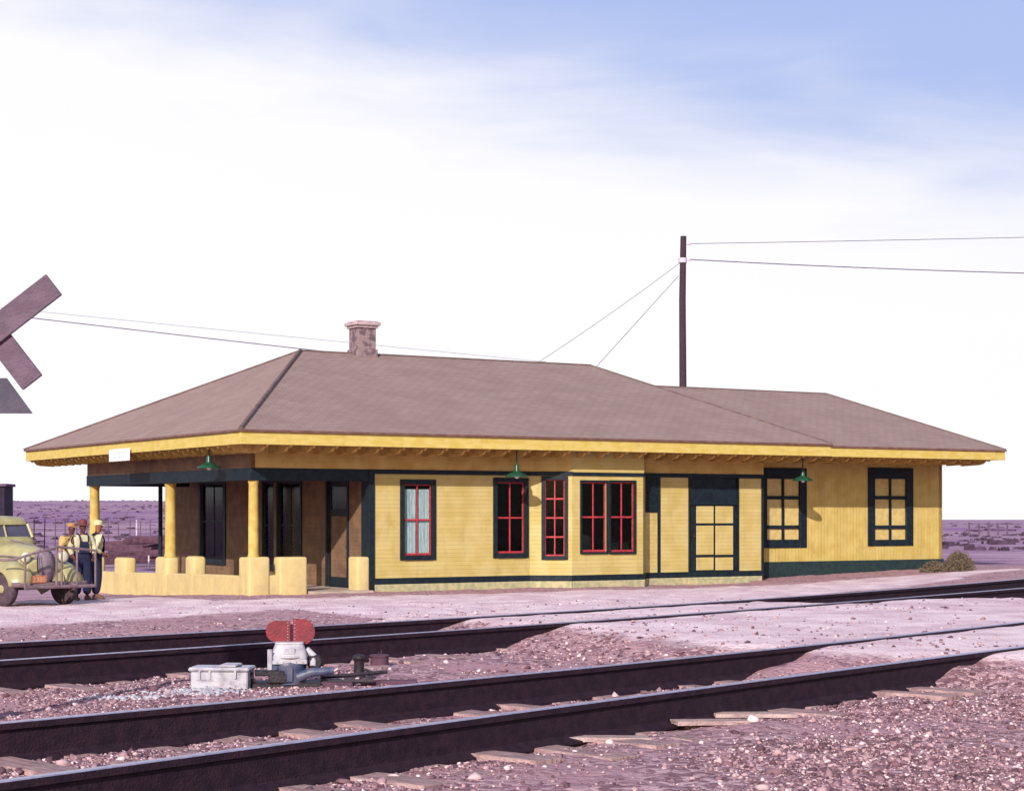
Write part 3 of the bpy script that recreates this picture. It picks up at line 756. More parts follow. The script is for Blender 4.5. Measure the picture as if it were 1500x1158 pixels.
# door with six yellow panels
dr = MB(); front.box(dr, dhole[0], dhole[1], -.09, -.02, .1, BZ-.11)
door = dr.build('door', M['trim'], st_, .004)
mb = MB(); front.box(mb, dhole[0]-.04, dhole[0], -.1, .035, .1, BZ-.11); front.box(mb, dhole[1], dhole[1]+.04, -.1, .035, .1, BZ-.11); front.box(mb, dhole[0], dhole[1], -.1, .03, Z_of(739, d0, VW), Z_of(736, d0, VW))
mb.build('door_frame', M['trim'], door, .003)
for (xa, xb) in ((1020.5, 1045.5), (1048.5, 1074)):
    for (ya, yb) in ((741, 766), (769.5, 812), (816, 834.5)):
        q = rect(VW, xa, xb, ya, yb); fbox('door_panel', front, q[0], q[1], -.03, .0, q[2], q[3], M['siding'], .006, door)
mb = MB(); kx = U_of(1016, VW); front.box(mb, kx-.02, kx+.02, -.02, 0, 1.15, 1.35); mb.sphere(front.P(kx, .03, 1.25), .03, 10, 6); mb.build('handle', M['black'], door)
mb = MB(); front.box(mb, dhole[0]-.1, dhole[1]+.1, .05, .45, -.2, .12); mb.build('door_step', M['plinth'], st_, .012)
# wing
PW = -.1
ww = []
for (xa, xb) in ((1123, 1171), (1281, 1327)):
    ww.append(rect(VWING, xa, xb, 701, 790))
wall_with_holes(wingf, UM+.07, UW, PW, 4.1, ww, -.14, 0, M['siding_v'])
for i, (q, (xl, xr, yt, yb)) in enumerate(zip(ww, ((1110, 1181, 685, 802), (1271, 1337, 685, 799)))):
    o0, o1, oz0, oz1 = rect(VWING, xl, xr, yt, yb); o0 = max(o0, UM+.075)
    mb = MB()
    wingf.box(mb, o0, q[0], -.1, .035, oz0, oz1); wingf.box(mb, q[1], o1, -.1, .035, oz0, oz1)
    wingf.box(mb, q[0], q[1], -.1, .034, q[3], oz1); wingf.box(mb, q[0], q[1], -.1, .034, oz0, q[2])
    wnd = mb.build('window', M['trim'], st_, .006)
    fbox('boarded_pane', wingf, q[0], q[1], -.07, -.04, q[2], q[3], M['boarded'], 0, wnd)
    mb = MB(); xm = (q[0]+q[1])/2
    uc = xm
    for (r0_, r1_) in ((726, 731), (769, 774)):
        wingf.box(mb, q[0], q[1], -.03, .012, Z_of(r1_, uc, VWING), Z_of(r0_, uc, VWING))
    wingf.box(mb, xm-.035, xm+.035, -.034, .016, q[2], q[3])
    mb.build('sash', M['trim'], wnd, .003)
fbox('base_board', wingf, UM+.07, UW+.03, 0, .04, -.1, .52, M['base'], .006)
# wing and main outer shell (end, rear)
we = Fr((UW, VWING), (0, 1)); fbox('wall', we, 0.0, 9, -.14, .0, -.1, 4.0, M['siding_v'])
wr = Fr((UW, 11), (-1, 0)); fbox('wall', wr, 0, UW-UM, -.14, 0, -.4, 3.9, M['siding_v'])
mr = Fr((UM, W1-1.3), (-1, 0)); fbox('wall', mr, 0, UM-UI, -.14, 0, -.5, 3.9, M['siding'])
me_ = Fr((UM, 10.8), (0, 1)); fbox('wall', me_, 0, W1-1.3-10.8, -.14, 0, -.5, 3.9, M['siding'])
# inner dim partition so windows do not look through
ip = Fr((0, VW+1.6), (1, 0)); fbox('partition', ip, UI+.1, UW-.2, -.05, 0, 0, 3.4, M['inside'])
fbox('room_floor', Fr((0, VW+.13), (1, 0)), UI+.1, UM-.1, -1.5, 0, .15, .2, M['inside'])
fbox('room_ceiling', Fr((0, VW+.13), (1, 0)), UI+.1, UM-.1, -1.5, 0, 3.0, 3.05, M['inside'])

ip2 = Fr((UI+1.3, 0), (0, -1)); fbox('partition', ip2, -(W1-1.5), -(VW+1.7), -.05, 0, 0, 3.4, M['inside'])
# porch end wall (faces left), openings given by pixel columns
def ev(px): return -V_of(px, UI)        # frame coordinate along endf (direction -v)
ew = Fr((UI, 0), (0, -1))
def erect(px0, px1, py0, py1):
    v0, v1 = V_of(px0, UI), V_of(px1, UI); vc = (v0+v1)/2
    return -v0, -v1, Z_of(py1, UI, vc), Z_of(py0, UI, vc)
eh = [erect(295, 328, 709, 818), erect(386, 402, 706, 832), erect(408, 441, 706, 832), erect(480, 509, 704, 862)]
eh[3] = (eh[3][0], eh[3][1], .02, eh[3][3])
vback = W1-1.3
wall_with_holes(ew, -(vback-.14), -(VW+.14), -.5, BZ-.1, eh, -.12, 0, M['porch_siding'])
sash(ew, *eh[0], 2, (.5,), 'trim', casing=.16)
sash(ew, *eh[1], 1, (.5,), 'trim', casing=.05, frame_w=.05); sash(ew, *eh[2], 2, (.5,), 'trim', casing=.07, frame_w=.05)
fbox('window_post', ew, eh[1][1]+.055, eh[2][0]-.075, 0.001, .045, eh[1][2], eh[1][3], M['porch_siding'])
# porch door with upper light
e = eh[3]; mb = MB(); T0, T1 = -.08, -.03; w_ = .11
zg0, zg1 = Z_of(746, UI, 3.3), Z_of(712, UI, 3.3)
ew.box(mb, e[0], e[0]+w_, T0, T1, .06, e[3]); ew.box(mb, e[1]-w_, e[1], T0, T1, .06, e[3]); ew.box(mb, e[0]+w_, e[1]-w_, T0, T1, zg1, e[3]); ew.box(mb, e[0]+w_, e[1]-w_, T0, T1, zg0-.16, zg0); ew.box(mb, e[0]+w_, e[1]-w_, T0, T1, .06, .3)
pd = mb.build('door', M['trim'], st_, .004)
fbox('door_panel', ew, e[0]+w_, e[1]-w_, T0+.01, T1-.012, .3, zg0-.16, M['porch_siding'], 0, pd)
fbox('pane', ew, e[0]+w_, e[1]-w_, T0+.02, T0+.028, zg0, zg1, M['glass'], 0, pd)
fbox('curtain', ew, e[0]+w_, e[1]-w_, T0-.03, T0-.02, zg0, zg0+.3, M['curtain'], 0, pd)
mb = MB(); mb.sphere(ew.P(e[1]-.05, .0, 1.05), .03, 10, 6); mb.build('handle', M['black'], pd)
mb = MB(); ew.box(mb, e[0]-.09, e[0], -.1, .03, .0, BZ-.1); ew.box(mb, e[1], e[1]+.09, -.1, .03, .0, BZ-.1); mb.build('door_frame', M['trim'], pd, .004)
fbox('belt_board', ew, -(vback-.14), -(VW+.14), -.12, .03, BZ-.1, BZ, M['trim'])
fbox('corner_board', ew, -(VW+.5), -(VW+.15), .001, .034, .05, BZ-.1, M['trim'])
fbox('base_board', ew, ev(476), ev(512)*1.0-.0, .001, .028, .05, .22, M['trim']) if False else None
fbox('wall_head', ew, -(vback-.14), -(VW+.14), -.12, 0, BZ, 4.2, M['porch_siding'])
# porch ceiling
mb = MB(); mb.box((UE+.15, VW+.15, 3.02), (UI-.001, VL, 3.06)); mb.build('porch_ceiling', M['soffit'], st_)
# porch beams and frieze on the left end and front
BL = Fr((UE, 0), (0, -1))
fbox('beam', BL, -(VL+.2), -(VW+.0), -.2, .02, 2.64, BZ, M['trim'], .006)
fbox('beam', front, UE+.0, UI-.1, -.2, .02, 2.64, BZ-.002, M['trim'], .006)
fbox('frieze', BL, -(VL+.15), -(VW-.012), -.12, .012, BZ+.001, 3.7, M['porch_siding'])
bl2 = Fr((0, VL+.2), (1, 0))
fbox('beam', bl2, UE+.2, UI-.1, -.1, .1, 2.64, BZ-.004, M['trim'], .006)
# porch floor
mb = MB(); mb.box((UE+.2, VW+.2, -.45), (UI-.002, VL+.2, .05)); mb.build('porch_floor', M['floor'], st_)
mb = MB(); mb.box((U_of(452, VW), VW-.35, -.3), (U_of(538, VW), VW+.2, .05)); mb.build('porch_step', M['floor'], st_, .01)
# knee walls
def zl(v): return .42-.16*sm(VW, VL, v)          # low part top
def zp(v): return .87-.22*sm(VW, VL, v)          # pedestal top
mb = MB(); n = 14; vv = np.linspace(VW+.30, VL+.15, n)
rings = [[(UE, v_, -.6), (UE+.26, v_, -.6), (UE+.26, v_, float(zl(v_))-.03), (UE+.22, v_, float(zl(v_))), (UE+.04, v_, float(zl(v_))), (UE, v_, float(zl(v_))-.03)] for v_ in vv]
mb.loft([[Vector(p) for p in r] for r in rings]); sp('knee_wall', mb, M['stucco'])
mb = MB(); u2 = U_of(450, VW); mb.box((UE+.31, VW, -.3), (u2-.001, VW+.26, .44)); sp('knee_wall', mb, M['stucco'], .02)
def pedestal(px0, px1, u=None):
    v1, v0 = V_of(px0, UE), V_of(px1, UE); vc = (v0+v1)/2
    mb = MB(); mb.box((UE-.012, v0, -.5), (UE+.34, v1, float(zp(vc)))); mb.build('pedestal', M['stucco'], st_, .09, 60., 3); return vc
pv = [pedestal(167, 183), pedestal(227, 245), pedestal(271, 284)]
vl0 = VL-.25
mb = MB(); mb.box((UE-.012, VL-.35, -.5), (UE+.36, VL+.35, float(zp(VL)))); mb.build('pedestal', M['stucco'], st_, .09, 60., 3)
uc1 = U_of(395, VW); mb = MB(); mb.box((UE-.03, VW-.03, -.3), (uc1, VW+.3, .87)); mb.box((UE-.028, VW+.25, -.3), (UE+.30, V_of(351, UE), .86)); mb.build('pedestal', M['stucco'], st_, .055, 60., 3)
uc2 = U_of(409, VW); mb = MB(); mb.box((uc2, VW-.025, -.3), (u2, VW+.34, .86)); mb.build('pedestal', M['stucco'], st_, .055, 60., 3)
a0, a1_ = U_of(513, VW), U_of(540, VW); mb = MB(); mb.box((a0+.16, VW-.06, -.3), (a1_, VW+.45, .84)); mb.build('pedestal', M['stucco'], st_, .055, 60., 3)
# columns
def column(u, v, r, z0):
    mb = MB(); H = 2.64
    mb.lathe([(r*1.12, z0-.02), (r*1.12, z0+.05), (r*1.02, z0+.08), (r, z0+.9), (r*.93, H-.08), (r*1.05, H-.05), (r*1.05, H)], (u, v, 0), 24)
    o = sp('column', mb, M['stucco_y'], 0, True)
column(UE+.14, VW+.14, .118, .86); column(UE+.16, V_of(241, UE)+.0, .14, float(zp(6.7))); column(UE+.16, VL+.02, .14, float(zp(VL)))
mb = MB(); mb.tube([(U_of(235, VL+.2), VL+.2, .0), (U_of(235, VL+.2), VL+.2, 2.64)], .06, 10); sp('post', mb, M['trim'])
# hanging eave lamps
def lamp(u, v, ztop, zbot, label):
    cx = C0[0]+UX*u-UY*v; cy = C0[1]+UY*u+UX*v
    o = empty('eave_lamp', (cx, cy, zbot), YAW, label, 'lamp', 'green enamel lamps hung along the eaves')
    hh_ = ztop-zbot
    mb = MB(); mb.tube([(0, 0, .1), (0, 0, hh_)], .02, 8); mb.lathe([(.05, hh_-.03), (.05, hh_)], (0, 0, 0), 12); mb.build('stem', M['lampgreen'], o, 0, True)
    mb = MB(); mb.lathe([(.045, .30), (.06, .27), (.062, .16), (.075, .13), (.16, .095), (.27, .035), (.285, .0), (.275, -.002), (.255, .03), (.15, .08), (.05, .10), (.04, .2)], (0, 0, 0), 28); mb.build('lamp_shade', M['lampgreen'], o, 0, True)
    mb = MB(); mb.sphere((0, 0, .015), .06, 12, 8); mb.build('bulb', M['bulb'], o, 0, True)
    return o
lv_ = V_of(306, .35)
lamp(.35, lv_, 3.60, Z_of(685.5, .35, lv_), 'green shaded lamp under the porch eave, leftmost of the three lamps')
lu = U_of(757, .45); lamp(lu, .45, 3.60, Z_of(698, lu, .45), 'green shaded lamp in front of the window left of the bay')
lu = U_of(1176, .7); lamp(lu, .7, 3.68, Z_of(704, lu, .7), 'green shaded lamp overlapping the boarded window beside the wing corner')
# white sign on the left eave
va, vb = V_of(163, 0), V_of(192, 0)
cx = C0[0]-UY*(va+vb)/2; cy = C0[1]+UX*(va+vb)/2; sw = abs(va-vb)
szt, szb = Z_of(656, 0, vb), Z_of(674, 0, vb)
sg = empty('eave_sign', (cx-UX*.03, cy-UY*.03, szb), YAW, 'small white sign board hung on the left end eave', 'sign')
mb = MB(); mb.box((-.03, -sw/2, 0), (0, sw/2, szt-szb)); mb.build('board', M['signwhite'], sg, .004)
mb = MB(); hgt = szt-szb
random.seed(3)
for row, z in enumerate((.66, .34)):
    y = sw*.38
    while y > -sw*.38:
        l_ = random.uniform(.05, .13); mb.box((-.035, y-l_, hgt*z-.035), (-.031, y, hgt*z+.035)); y -= l_+random.uniform(.03, .06)
mb.build('faded_lettering', M['signink'], sg)
# small bracket scraps at the back left eave
# ------------------------------------------------------------ people
def skin_mesh(nodes, edges, root, sub=2):
    names = list(nodes); ix = {n: i for i, n in enumerate(names)}
    me = bpy.data.meshes.new('tmp'); me.from_pydata([nodes[n][0] for n in names], [(ix[a], ix[b_]) for a, b_ in edges], []); me.update()
    o = bpy.data.objects.new('tmp', me); col.objects.link(o)
    m = o.modifiers.new('s', 'SKIN'); m.use_smooth_shade = True
    sv = me.skin_vertices[0].data
    for n in names:
        r = nodes[n][1]; sv[ix[n]].radius = r if isinstance(r, tuple) else (r, r)
        sv[ix[n]].use_root = (n == root)
    m2 = o.modifiers.new('u', 'SUBSURF'); m2.levels = sub; m2.render_levels = sub
    dg = bpy.context.evaluated_depsgraph_get(); dg.update()
    out = bpy.data.meshes.new_from_object(o.evaluated_get(dg)); bpy.data.objects.remove(o); return out
def person(loc, facing, label, arms, head_yaw, shirt, hat, skin, lean=0., overalls=True, legs=None):
    root = empty('person', loc, facing, label, 'person', 'men gathered by the truck')
    # local: faces +X, left is +Y
    lg = legs or {}
    J = {'pel': (0, 0, .95), 'wst': (.01, 0, 1.10), 'chs': (.02+lean*.5, 0, 1.30), 'nkb': (.01+lean, 0, 1.47), 'nck': (.025+lean, 0, 1.54)}
    for s, sd in ((1, 'L'), (-1, 'R')):
        J['hip'+sd] = (0, s*.10, .90); J['kne'+sd] = (.03+lg.get(sd, 0)*.5, s*.115, .50); J['ank'+sd] = (-.01+lg.get(sd, 0), s*.12, .10); J['toe'+sd] = (.17+lg.get(sd, 0), s*.15, .04)
        J['sho'+sd] = (.01+lean, s*.19, 1.42)
        J['elb'+sd] = arms[sd][0]; J['wri'+sd] = arms[sd][1]; J['plm'+sd] = tuple(Vector(arms[sd][1])+ (Vector(arms[sd][1])-Vector(arms[sd][0])).normalized()*.07)
    nodes = {'pel': (J['pel'], (.15, .12)), 'wst': (J['wst'], (.125, .10)), 'chs': (J['chs'], (.155, .125)), 'nkb': (J['nkb'], (.075, .07)), 'nck': (J['nck'], .055)}
    edges = [('pel', 'wst'), ('wst', 'chs'), ('chs', 'nkb'), ('nkb', 'nck')]
    hd = Vector(J['nck'])+Vector((.015, 0, .02))
    nodes['h0'] = (tuple(hd+Vector((.0, 0, .02))), (.06, .068)); nodes['h1'] = (tuple(hd+Vector((.01, 0, .09))), (.078, .098)); nodes['h2'] = (tuple(hd+Vector((.0, 0, .15))), (.075, .092))
    edges += [('nck', 'h0'), ('h0', 'h1'), ('h1', 'h2')]
    for sd, s in (('L', 1), ('R', -1)):
        nodes['hip'+sd] = (J['hip'+sd], .09); nodes['kne'+sd] = (J['kne'+sd], .058); nodes['ank'+sd] = (J['ank'+sd], .04); nodes['toe'+sd] = (J['toe'+sd], (.035, .028))
        nodes['sho'+sd] = (J['sho'+sd], .062); nodes['elb'+sd] = (J['elb'+sd], .042); nodes['wri'+sd] = (J['wri'+sd], .028); nodes['plm'+sd] = (J['plm'+sd], (.036, .018))
        edges += [('pel', 'hip'+sd), ('hip'+sd, 'kne'+sd), ('kne'+sd, 'ank'+sd), ('ank'+sd, 'toe'+sd), ('chs', 'sho'+sd), ('sho'+sd, 'elb'+sd), ('elb'+sd, 'wri'+sd), ('wri'+sd, 'plm'+sd)]
    me = skin_mesh(nodes, edges, 'pel')
    # fingers and face features joined into the same body mesh
    mb = MB()
    for sd, s in (('L', 1), ('R', -1)):
        w0 = Vector(J['wri'+sd]); p0 = Vector(J['plm'+sd]); d = (p0-w0).normalized()
        side = d.cross(Vector((0, 0, 1)));
        if side.length < .1: side = Vector((1, 0, 0))
        side.normalize(); crl = d.cross(side).normalized()
        if crl.z > 0: crl = -crl
        for k, ln in enumerate((.068, .078, .073, .058)):
            b0 = p0+side*(-.03+.02*k)+d*.0; 
            pts = [b0, b0+d*(.02+ln*.45), b0+d*(.02+ln*.75)+crl*ln*.25, b0+d*(.02+ln*.85)+crl*ln*.5]
            mb.tube(pts, [.010, .009, .008, .006], 6)
        b0 = w0+d*.02-side*.025; mb.tube([b0, b0-side*.025+d*.025, b0-side*.03+d*.055+crl*.01], [.012, .010, .007], 6)
    hc = hd+Vector((.0, 0, .10)); rot = Matrix.Rotation(head_yaw, 4, 'Z')
    def hp(v): return hc+(rot@Vector(v))
    mb.tube([hp((.075, 0, .03)), hp((.105, 0, -.005)), hp((.085, 0, -.02))], [.010, .016, .012], 6)
    for s in (1, -1): mb.sphere(hp((-.005, s*.083, 0)), .022, 8, 6, (1, .4, 1.4))
    mb.tube([hp((.078, -.025, -.048)), hp((.086, 0, -.046)), hp((.078, .025, -.048))], .007, 6)
    mb.sphere(hp((.055, 0, -.085)), .030, 8, 6)
    bm = bmesh.new(); bm.from_mesh(me)
    vs = [bm.verts.new(v) for v in mb.v]
    for f in mb.f:
        try: bm.faces.new([vs[i] for i in f])
        except ValueError: pass
    bmesh.ops.recalc_face_normals(bm, faces=bm.faces)
    for f in bm.faces: f.smooth = True
    bm.to_mesh(me); bm.free(); me.materials.clear(); me.materials.append(skin)
    o = bpy.data.objects.new('body', me); col.objects.link(o); o.parent = root
    mb = MB()
    for s in (1, -1): mb.sphere(hp((.075, s*.033, .012)), .010, 8, 6)
    mb.build('eyes', M['black'], root)
    # shirt
    sn = {'wst': ((.01, 0, 1.0), (.165, .135)), 'chs': (J['chs'], (.178, .145)), 'nkb': ((J['nkb'][0], 0, 1.46), (.095, .085))}
    se = [('wst', 'chs'), ('chs', 'nkb')]
    for sd in 'LR':
        e_ = Vector(J['elb'+sd]); w0 = Vector(J['wri'+sd])
        sn['sho'+sd] = (J['sho'+sd], .085); sn['elb'+sd] = (tuple(e_), .066); sn['cuf'+sd] = (tuple(e_.lerp(w0, .75)), .05)
        se += [('chs', 'sho'+sd), ('sho'+sd, 'elb'+sd), ('elb'+sd, 'cuf'+sd)]
    m_ = skin_mesh(sn, se, 'chs'); m_.materials.clear(); m_.materials.append(shirt); o = bpy.data.objects.new('shirt', m_); col.objects.link(o); o.parent = root
    # overalls / trousers
    tn = {'wst': ((.01, 0, 1.15), (.182, .15)), 'pel': ((0, 0, .97), (.18, .15))}
    te = [('wst', 'pel')]
    for sd in 'LR':
        k_ = Vector(J['kne'+sd]); a_2 = Vector(J['ank'+sd])
        tn['hip'+sd] = (J['hip'+sd], .125); tn['kne'+sd] = (J['kne'+sd], .112); tn['ank'+sd] = ((a_2.x, a_2.y, .12), .105)
        te += [('pel', 'hip'+sd), ('hip'+sd, 'kne'+sd), ('kne'+sd, 'ank'+sd)]
    m_ = skin_mesh(tn, te, 'pel'); m_.materials.clear(); m_.materials.append(M['denim']); o = bpy.data.objects.new('overalls' if overalls else 'trousers', m_); col.objects.link(o); o.parent = root
    if overalls:
        mb = MB(); lx = lean
        mb.prism([(-.12, 1.08), (.12, 1.08), (.10, 1.33), (-.10, 1.33)], lambda a, b_, dd: Vector((dd+.165+(b_-1.08)*lx*2, a, b_)), 0, .012)
        for s in (1, -1):
            mb.tube([(.17+lx, s*.09, 1.32), (.12+lx, s*.10, 1.46), (.0+lx, s*.105, 1.515), (-.12+lx, s*.08, 1.46), (-.165+lx, s*.02, 1.33), (-.17, -s*.05, 1.16)], .017, 6)
        mb.prism([(-.14, 1.05), (.14, 1.05), (.03, 1.28), (-.03, 1.28)], lambda a, b_, dd: Vector((-dd-.160, a, b_)), 0, .012)
        mb.build('overall_bib', M['denim'], root, 0, True)
    # boots
    for sd in 'LR':
        a_2 = Vector(J['ank'+sd]); tt_ = Vector(J['toe'+sd]); m_ = MB()
        d = (tt_-a_2); d.z = 0; d.normalize(); n_ = Vector((-d.y, d.x, 0))
        rings = []
        for q, w_, h_ in ((-.07, .035, .10), (-.03, .045, .12), (.05, .045, .10), (.12, .05, .07), (.18, .045, .05), (.215, .02, .03)):
            c_ = Vector((a_2.x, a_2.y, 0))+d*q
            rings.append([c_+n_*w_*math.cos(t_)*1.0+Vector((0, 0, h_/2+h_/2*math.sin(t_))) for t_ in [2*math.pi*z/10 for z in range(10)]])
        m_.loft(rings); m_.build('boot', M['boots'], root, 0, True)
    # headgear
    mb = MB(); top = hp((-.005, 0, .055))
    def ringh(r1, r2, z, tilt=0, ox=0):
        return [top+(rot@Vector((math.cos(t_)*r1+ox, math.sin(t_)*r2, z+tilt*math.cos(t_)))) for t_ in [2*math.pi*k_/20 for k_ in range(20)]]
    if hat == 'fedora':
        mb.loft([ringh(.165, .145, -.006, -.02), ringh(.165, .145, .0, -.02), ringh(.105, .09, .006), ringh(.10, .086, .06), ringh(.085, .065, .11), ringh(.05, .03, .10)]); mat = M['hatred']
    elif hat == 'flat':
        mb.loft([ringh(.105, .092, -.01), ringh(.115, .10, .03), ringh(.112, .097, .055), ringh(.07, .06, .075)]); mb.prism([(.08, -.07), (.15, -.05), (.165, 0), (.15, .05), (.08, .07)], lambda a, b_, dd: top+(rot@Vector((a, b_, -.005-dd-(a-.08)*.3))), 0, .008); mat = M['hattan']
    else:
        mb.loft([ringh(.105, .092, -.015), ringh(.11, .096, .03), ringh(.105, .09, .07), ringh(.07, .06, .095), ringh(.02, .02, .1)]); mb.prism([(.08, -.07), (.16, -.055), (.185, 0), (.16, .055), (.08, .07)], lambda a, b_, dd: top+(rot@Vector((a, b_, -.012-dd-(a-.08)*.35))), 0, .008); mat = M['cap']
    mb.build('hat', mat, root, 0, True)
    return root
def at_px(px, depth): return ((px-750)/FP*depth, depth)
x, y = at_px(140, 42.0)
person((x, y, gz(x, y)), R(28), 'man in navy overalls, cream shirt and pale peaked cap, his back turned, rightmost of three', {'L': ((.08, .27, 1.17), (.20, .12, 1.06)), 'R': ((-.10, -.30, 1.15), (.13, -.22, 1.05))}, R(-10), M['shirt'], 'cap', M['skin'], .02, True, {'L': .05, 'R': -.03})
x, y = at_px(120, 41.6)
person((x, y, gz(x, y)), R(-60), 'man in reddish brown brimmed hat, pale shirt and dark overalls, middle one of three', {'L': ((.05, .28, 1.17), (.22, .20, 1.0)), 'R': ((.0, -.29, 1.17), (.18, -.24, .98))}, R(15), M['shirt'], 'fedora', M['skindark'], .03, True)
x, y = at_px(101, 42.8)
person((x, y, gz(x, y)), R(-40), 'man in a tan flat cap and yellowish shirt leaning behind the truck, leftmost of three', {'L': ((.10, .27, 1.18), (.30, .15, 1.1)), 'R': ((.08, -.30, 1.18), (.28, -.24, 1.06))}, R(10), M['shirt2'], 'flat', M['skindark'], .06, False)

# ------------------------------------------------------------ truck
TY = math.atan2(-.72, .69)
tx, ty = at_px(50, 38.9)
TS = empty('pickup_truck', (tx, ty, gz(tx, ty)), TY, 'old cream pickup truck with a pipe brush guard over its nose', 'truck')
def sect(x, hw, z0, z1, p=2.6, n=20):
    """upper arch section in the YZ plane: flat bottom, superellipse top"""
    pts = []
    for k in range(n+1):
        a = math.pi*k/n; c_, s_ = math.cos(a), math.sin(a)
        pts.append(Vector((x, hw*math.copysign(abs(c_)**(2/p), c_), z0+(z1-z0)*abs(s_)**(2/p))))
    return pts
mb = MB(); mb.loft([sect(-1.12, .60, .72, 1.36, 2.8), sect(-.8, .56, .7, 1.335, 2.6), sect(-.3, .46, .66, 1.29, 2.4), sect(.15, .36, .62, 1.23, 2.2), sect(.38, .27, .6, 1.17, 2.1), sect(.47, .17, .58, 1.10, 2)])
hood = mb.build('hood', M['cream'], TS, 0, True)
mb = MB()
for s in (1, -1):
    for z in (.98, 1.06): mb.tube([(-.9, s*.585, z), (-.3, s*.475, z-.01), (.1, s*.385, z-.03)], .014, 6)
mb.tube([(-1.0, 0, 1.37), (0, 0, 1.275), (.42, 0, 1.17)], .012, 6); mb.build('hood_trim', M['grille'], hood, 0, True)
# grille
mb = MB(); rings = []
for z, hw, xf in ((.50, .13, .47), (.60, .18, .53), (.8, .215, .555), (1.0, .215, .54), (1.12, .17, .50), (1.19, .08, .44)):
    rings.append([Vector((xf-.16, -hw, z)), Vector((xf-.02, -hw*.85, z)), Vector((xf+.02, -hw*.4, z)), Vector((xf+.035, 0, z)), Vector((xf+.02, hw*.4, z)), Vector((xf-.02, hw*.85, z)), Vector((xf-.16, hw, z))])
mb.loft(rings); gr = mb.build('grille', M['grille'], TS, 0, True)
mb = MB()
for k in range(-5, 6):
    f = k/5; mb.tube([(.49-.05*f*f, f*.14, .50), (.575-.06*f*f, f*.21, .8), (.56-.06*f*f, f*.21, 1.0), (.50-.05*f*f, f*.13, 1.15)], .0095, 5)
mb.build('grille_gaps', M['darkgap'], gr, 0, True)  # dark rods standing in for the shaded gaps between grille slats
# fenders
def fender(s):
    mb = MB(); path = []
    for k in range(17):
        a = R(6+194*k/16); path.append((.04+.66*math.cos(a), .40+.50*math.sin(a) if math.sin(a) > 0 else .40+.55*math.sin(a), a))
    path = path[:14]+[(-.95, .42, 0), (-1.25, .33, 0)]
    outer = []
    for i, (x_, z_, a) in enumerate(path):
        ring = []
        # cross-section: inner edge tucked up against the body, domed over the wheel
        for q in range(9):
            f = q/8; yy = .36+.52*f; drop = .16*(f**3)
            lift = .06*math.sin(math.pi*f)
            nx_, nz_ = (math.cos(a), math.sin(a)) if i < 14 else (0, 1)
            ring.append(Vector((x_+nx_*(lift-drop), s*yy, z_+nz_*(lift-drop))))
        outer.append(ring)
    mb.loft(outer, cap=False, closed=False)
    inner = [[p+Vector((0, 0, 0)) for p in r] for r in outer]
    o = mb.build('fender', M['cream'], TS, 0, True)
    sd = o.modifiers.new('th', 'SOLIDIFY'); sd.thickness = .02; sd.offset = 0
    return o
fender(1); fender(-1)
# dark inner body under the hood, catwalk between fender and grille
mb = MB(); mb.box((-1.1, -.34, .42), (.36, .34, .72)); mb.build('chassis', M['darkgap'], TS, .02)
for s in (1, -1):
    mb = MB(); mb.loft([[Vector((.50, s*.14, .52)), Vector((.50, s*.2, .98)), Vector((.1, s*.36, 1.02)), Vector((.1, s*.36, .5))], [Vector((.55, s*.42, .5)), Vector((.46, s*.42, .86)), Vector((.1, s*.44, .95)), Vector((.1, s*.44, .5))]])
    mb.build('front_apron', M['cream'], TS, .015)
# headlights
for s in (1, -1):
    mb = MB(); mb.lathe([(.01, -.2), (.06, -.17), (.10, -.08), (.118, 0), (.118, .03)], (.42, s*.44, 1.03), 20, 'X'); hl = mb.build('headlight', M['cream'], TS, 0, True)
    mb = MB(); mb.lathe([(.11, .03), (.10, .045), (.06, .06), (.005, .066)], (.42, s*.44, 1.03), 20, 'X'); mb.build('lens', M['lens'], hl, 0, True)
    mb = MB(); mb.tube([(.36, s*.44, .94), (.3, s*.45, .82)], .03, 8); mb.build('lamp_stalk', M['cream'], hl, 0, True)
# bumper + plate
mb = MB(); mb.tube([(.62, -.86, .47), (.74, -.5, .46), (.78, 0, .46), (.74, .5, .46), (.62, .86, .47)], .055, 10); mb.build('bumper', M['guard'], TS, 0, True)
mb = MB(); mb.box((.80, -.52, .50), (.815, -.16, .66)); pt = mb.build('licence_plate', M['plate'], TS, .008)
fc_ = bpy.data.curves.new('plate_text', 'FONT'); fc_.body = '2385'; fc_.size = .15; fc_.align_x = 'CENTER'; fc_.extrude = .002
fo = bpy.data.objects.new('plate_text', fc_); col.objects.link(fo)
dg = bpy.context.evaluated_depsgraph_get(); dg.update(); tm = bpy.data.meshes.new_from_object(fo.evaluated_get(dg)); bpy.data.objects.remove(fo)
tm.materials.clear(); tm.materials.append(M['plateink']); to = bpy.data.objects.new('plate_number', tm); col.objects.link(to); to.parent = pt
to.rotation_euler = (R(90), 0, R(90)); to.location = (.8185, -.34, .528)
# brush guard
mb = MB(); gx = .92
top = [(gx-.42, -1.16, .98), (gx-.1, -.92, 1.0), (gx, -.45, 1.14), (gx, .02, 1.25), (gx, .35, 1.22), (gx, .92, 1.16)]
bot = [(gx-.02, -.72, .42), (gx, 0, .42), (gx, .92, .42)]
mb.tube(top, .026, 8); mb.tube(bot, .036, 8)
def topz(yy):
    for (a, b_) in zip(top[:-1], top[1:]):
        if a[1] <= yy <= b_[1]: f = (yy-a[1])/(b_[1]-a[1]); return a[2]+f*(b_[2]-a[2])
for yy in (-.72, -.0, .12, .48, .92): mb.tube([(gx, yy, .42), (gx, yy, topz(yy))], .024, 8)
for yy in (-.5, .5): mb.tube([(gx, yy, .45), (.5, yy*.7, .47)], .028, 8)
mb.build('brush_guard', M['guard'], TS, 0, True)
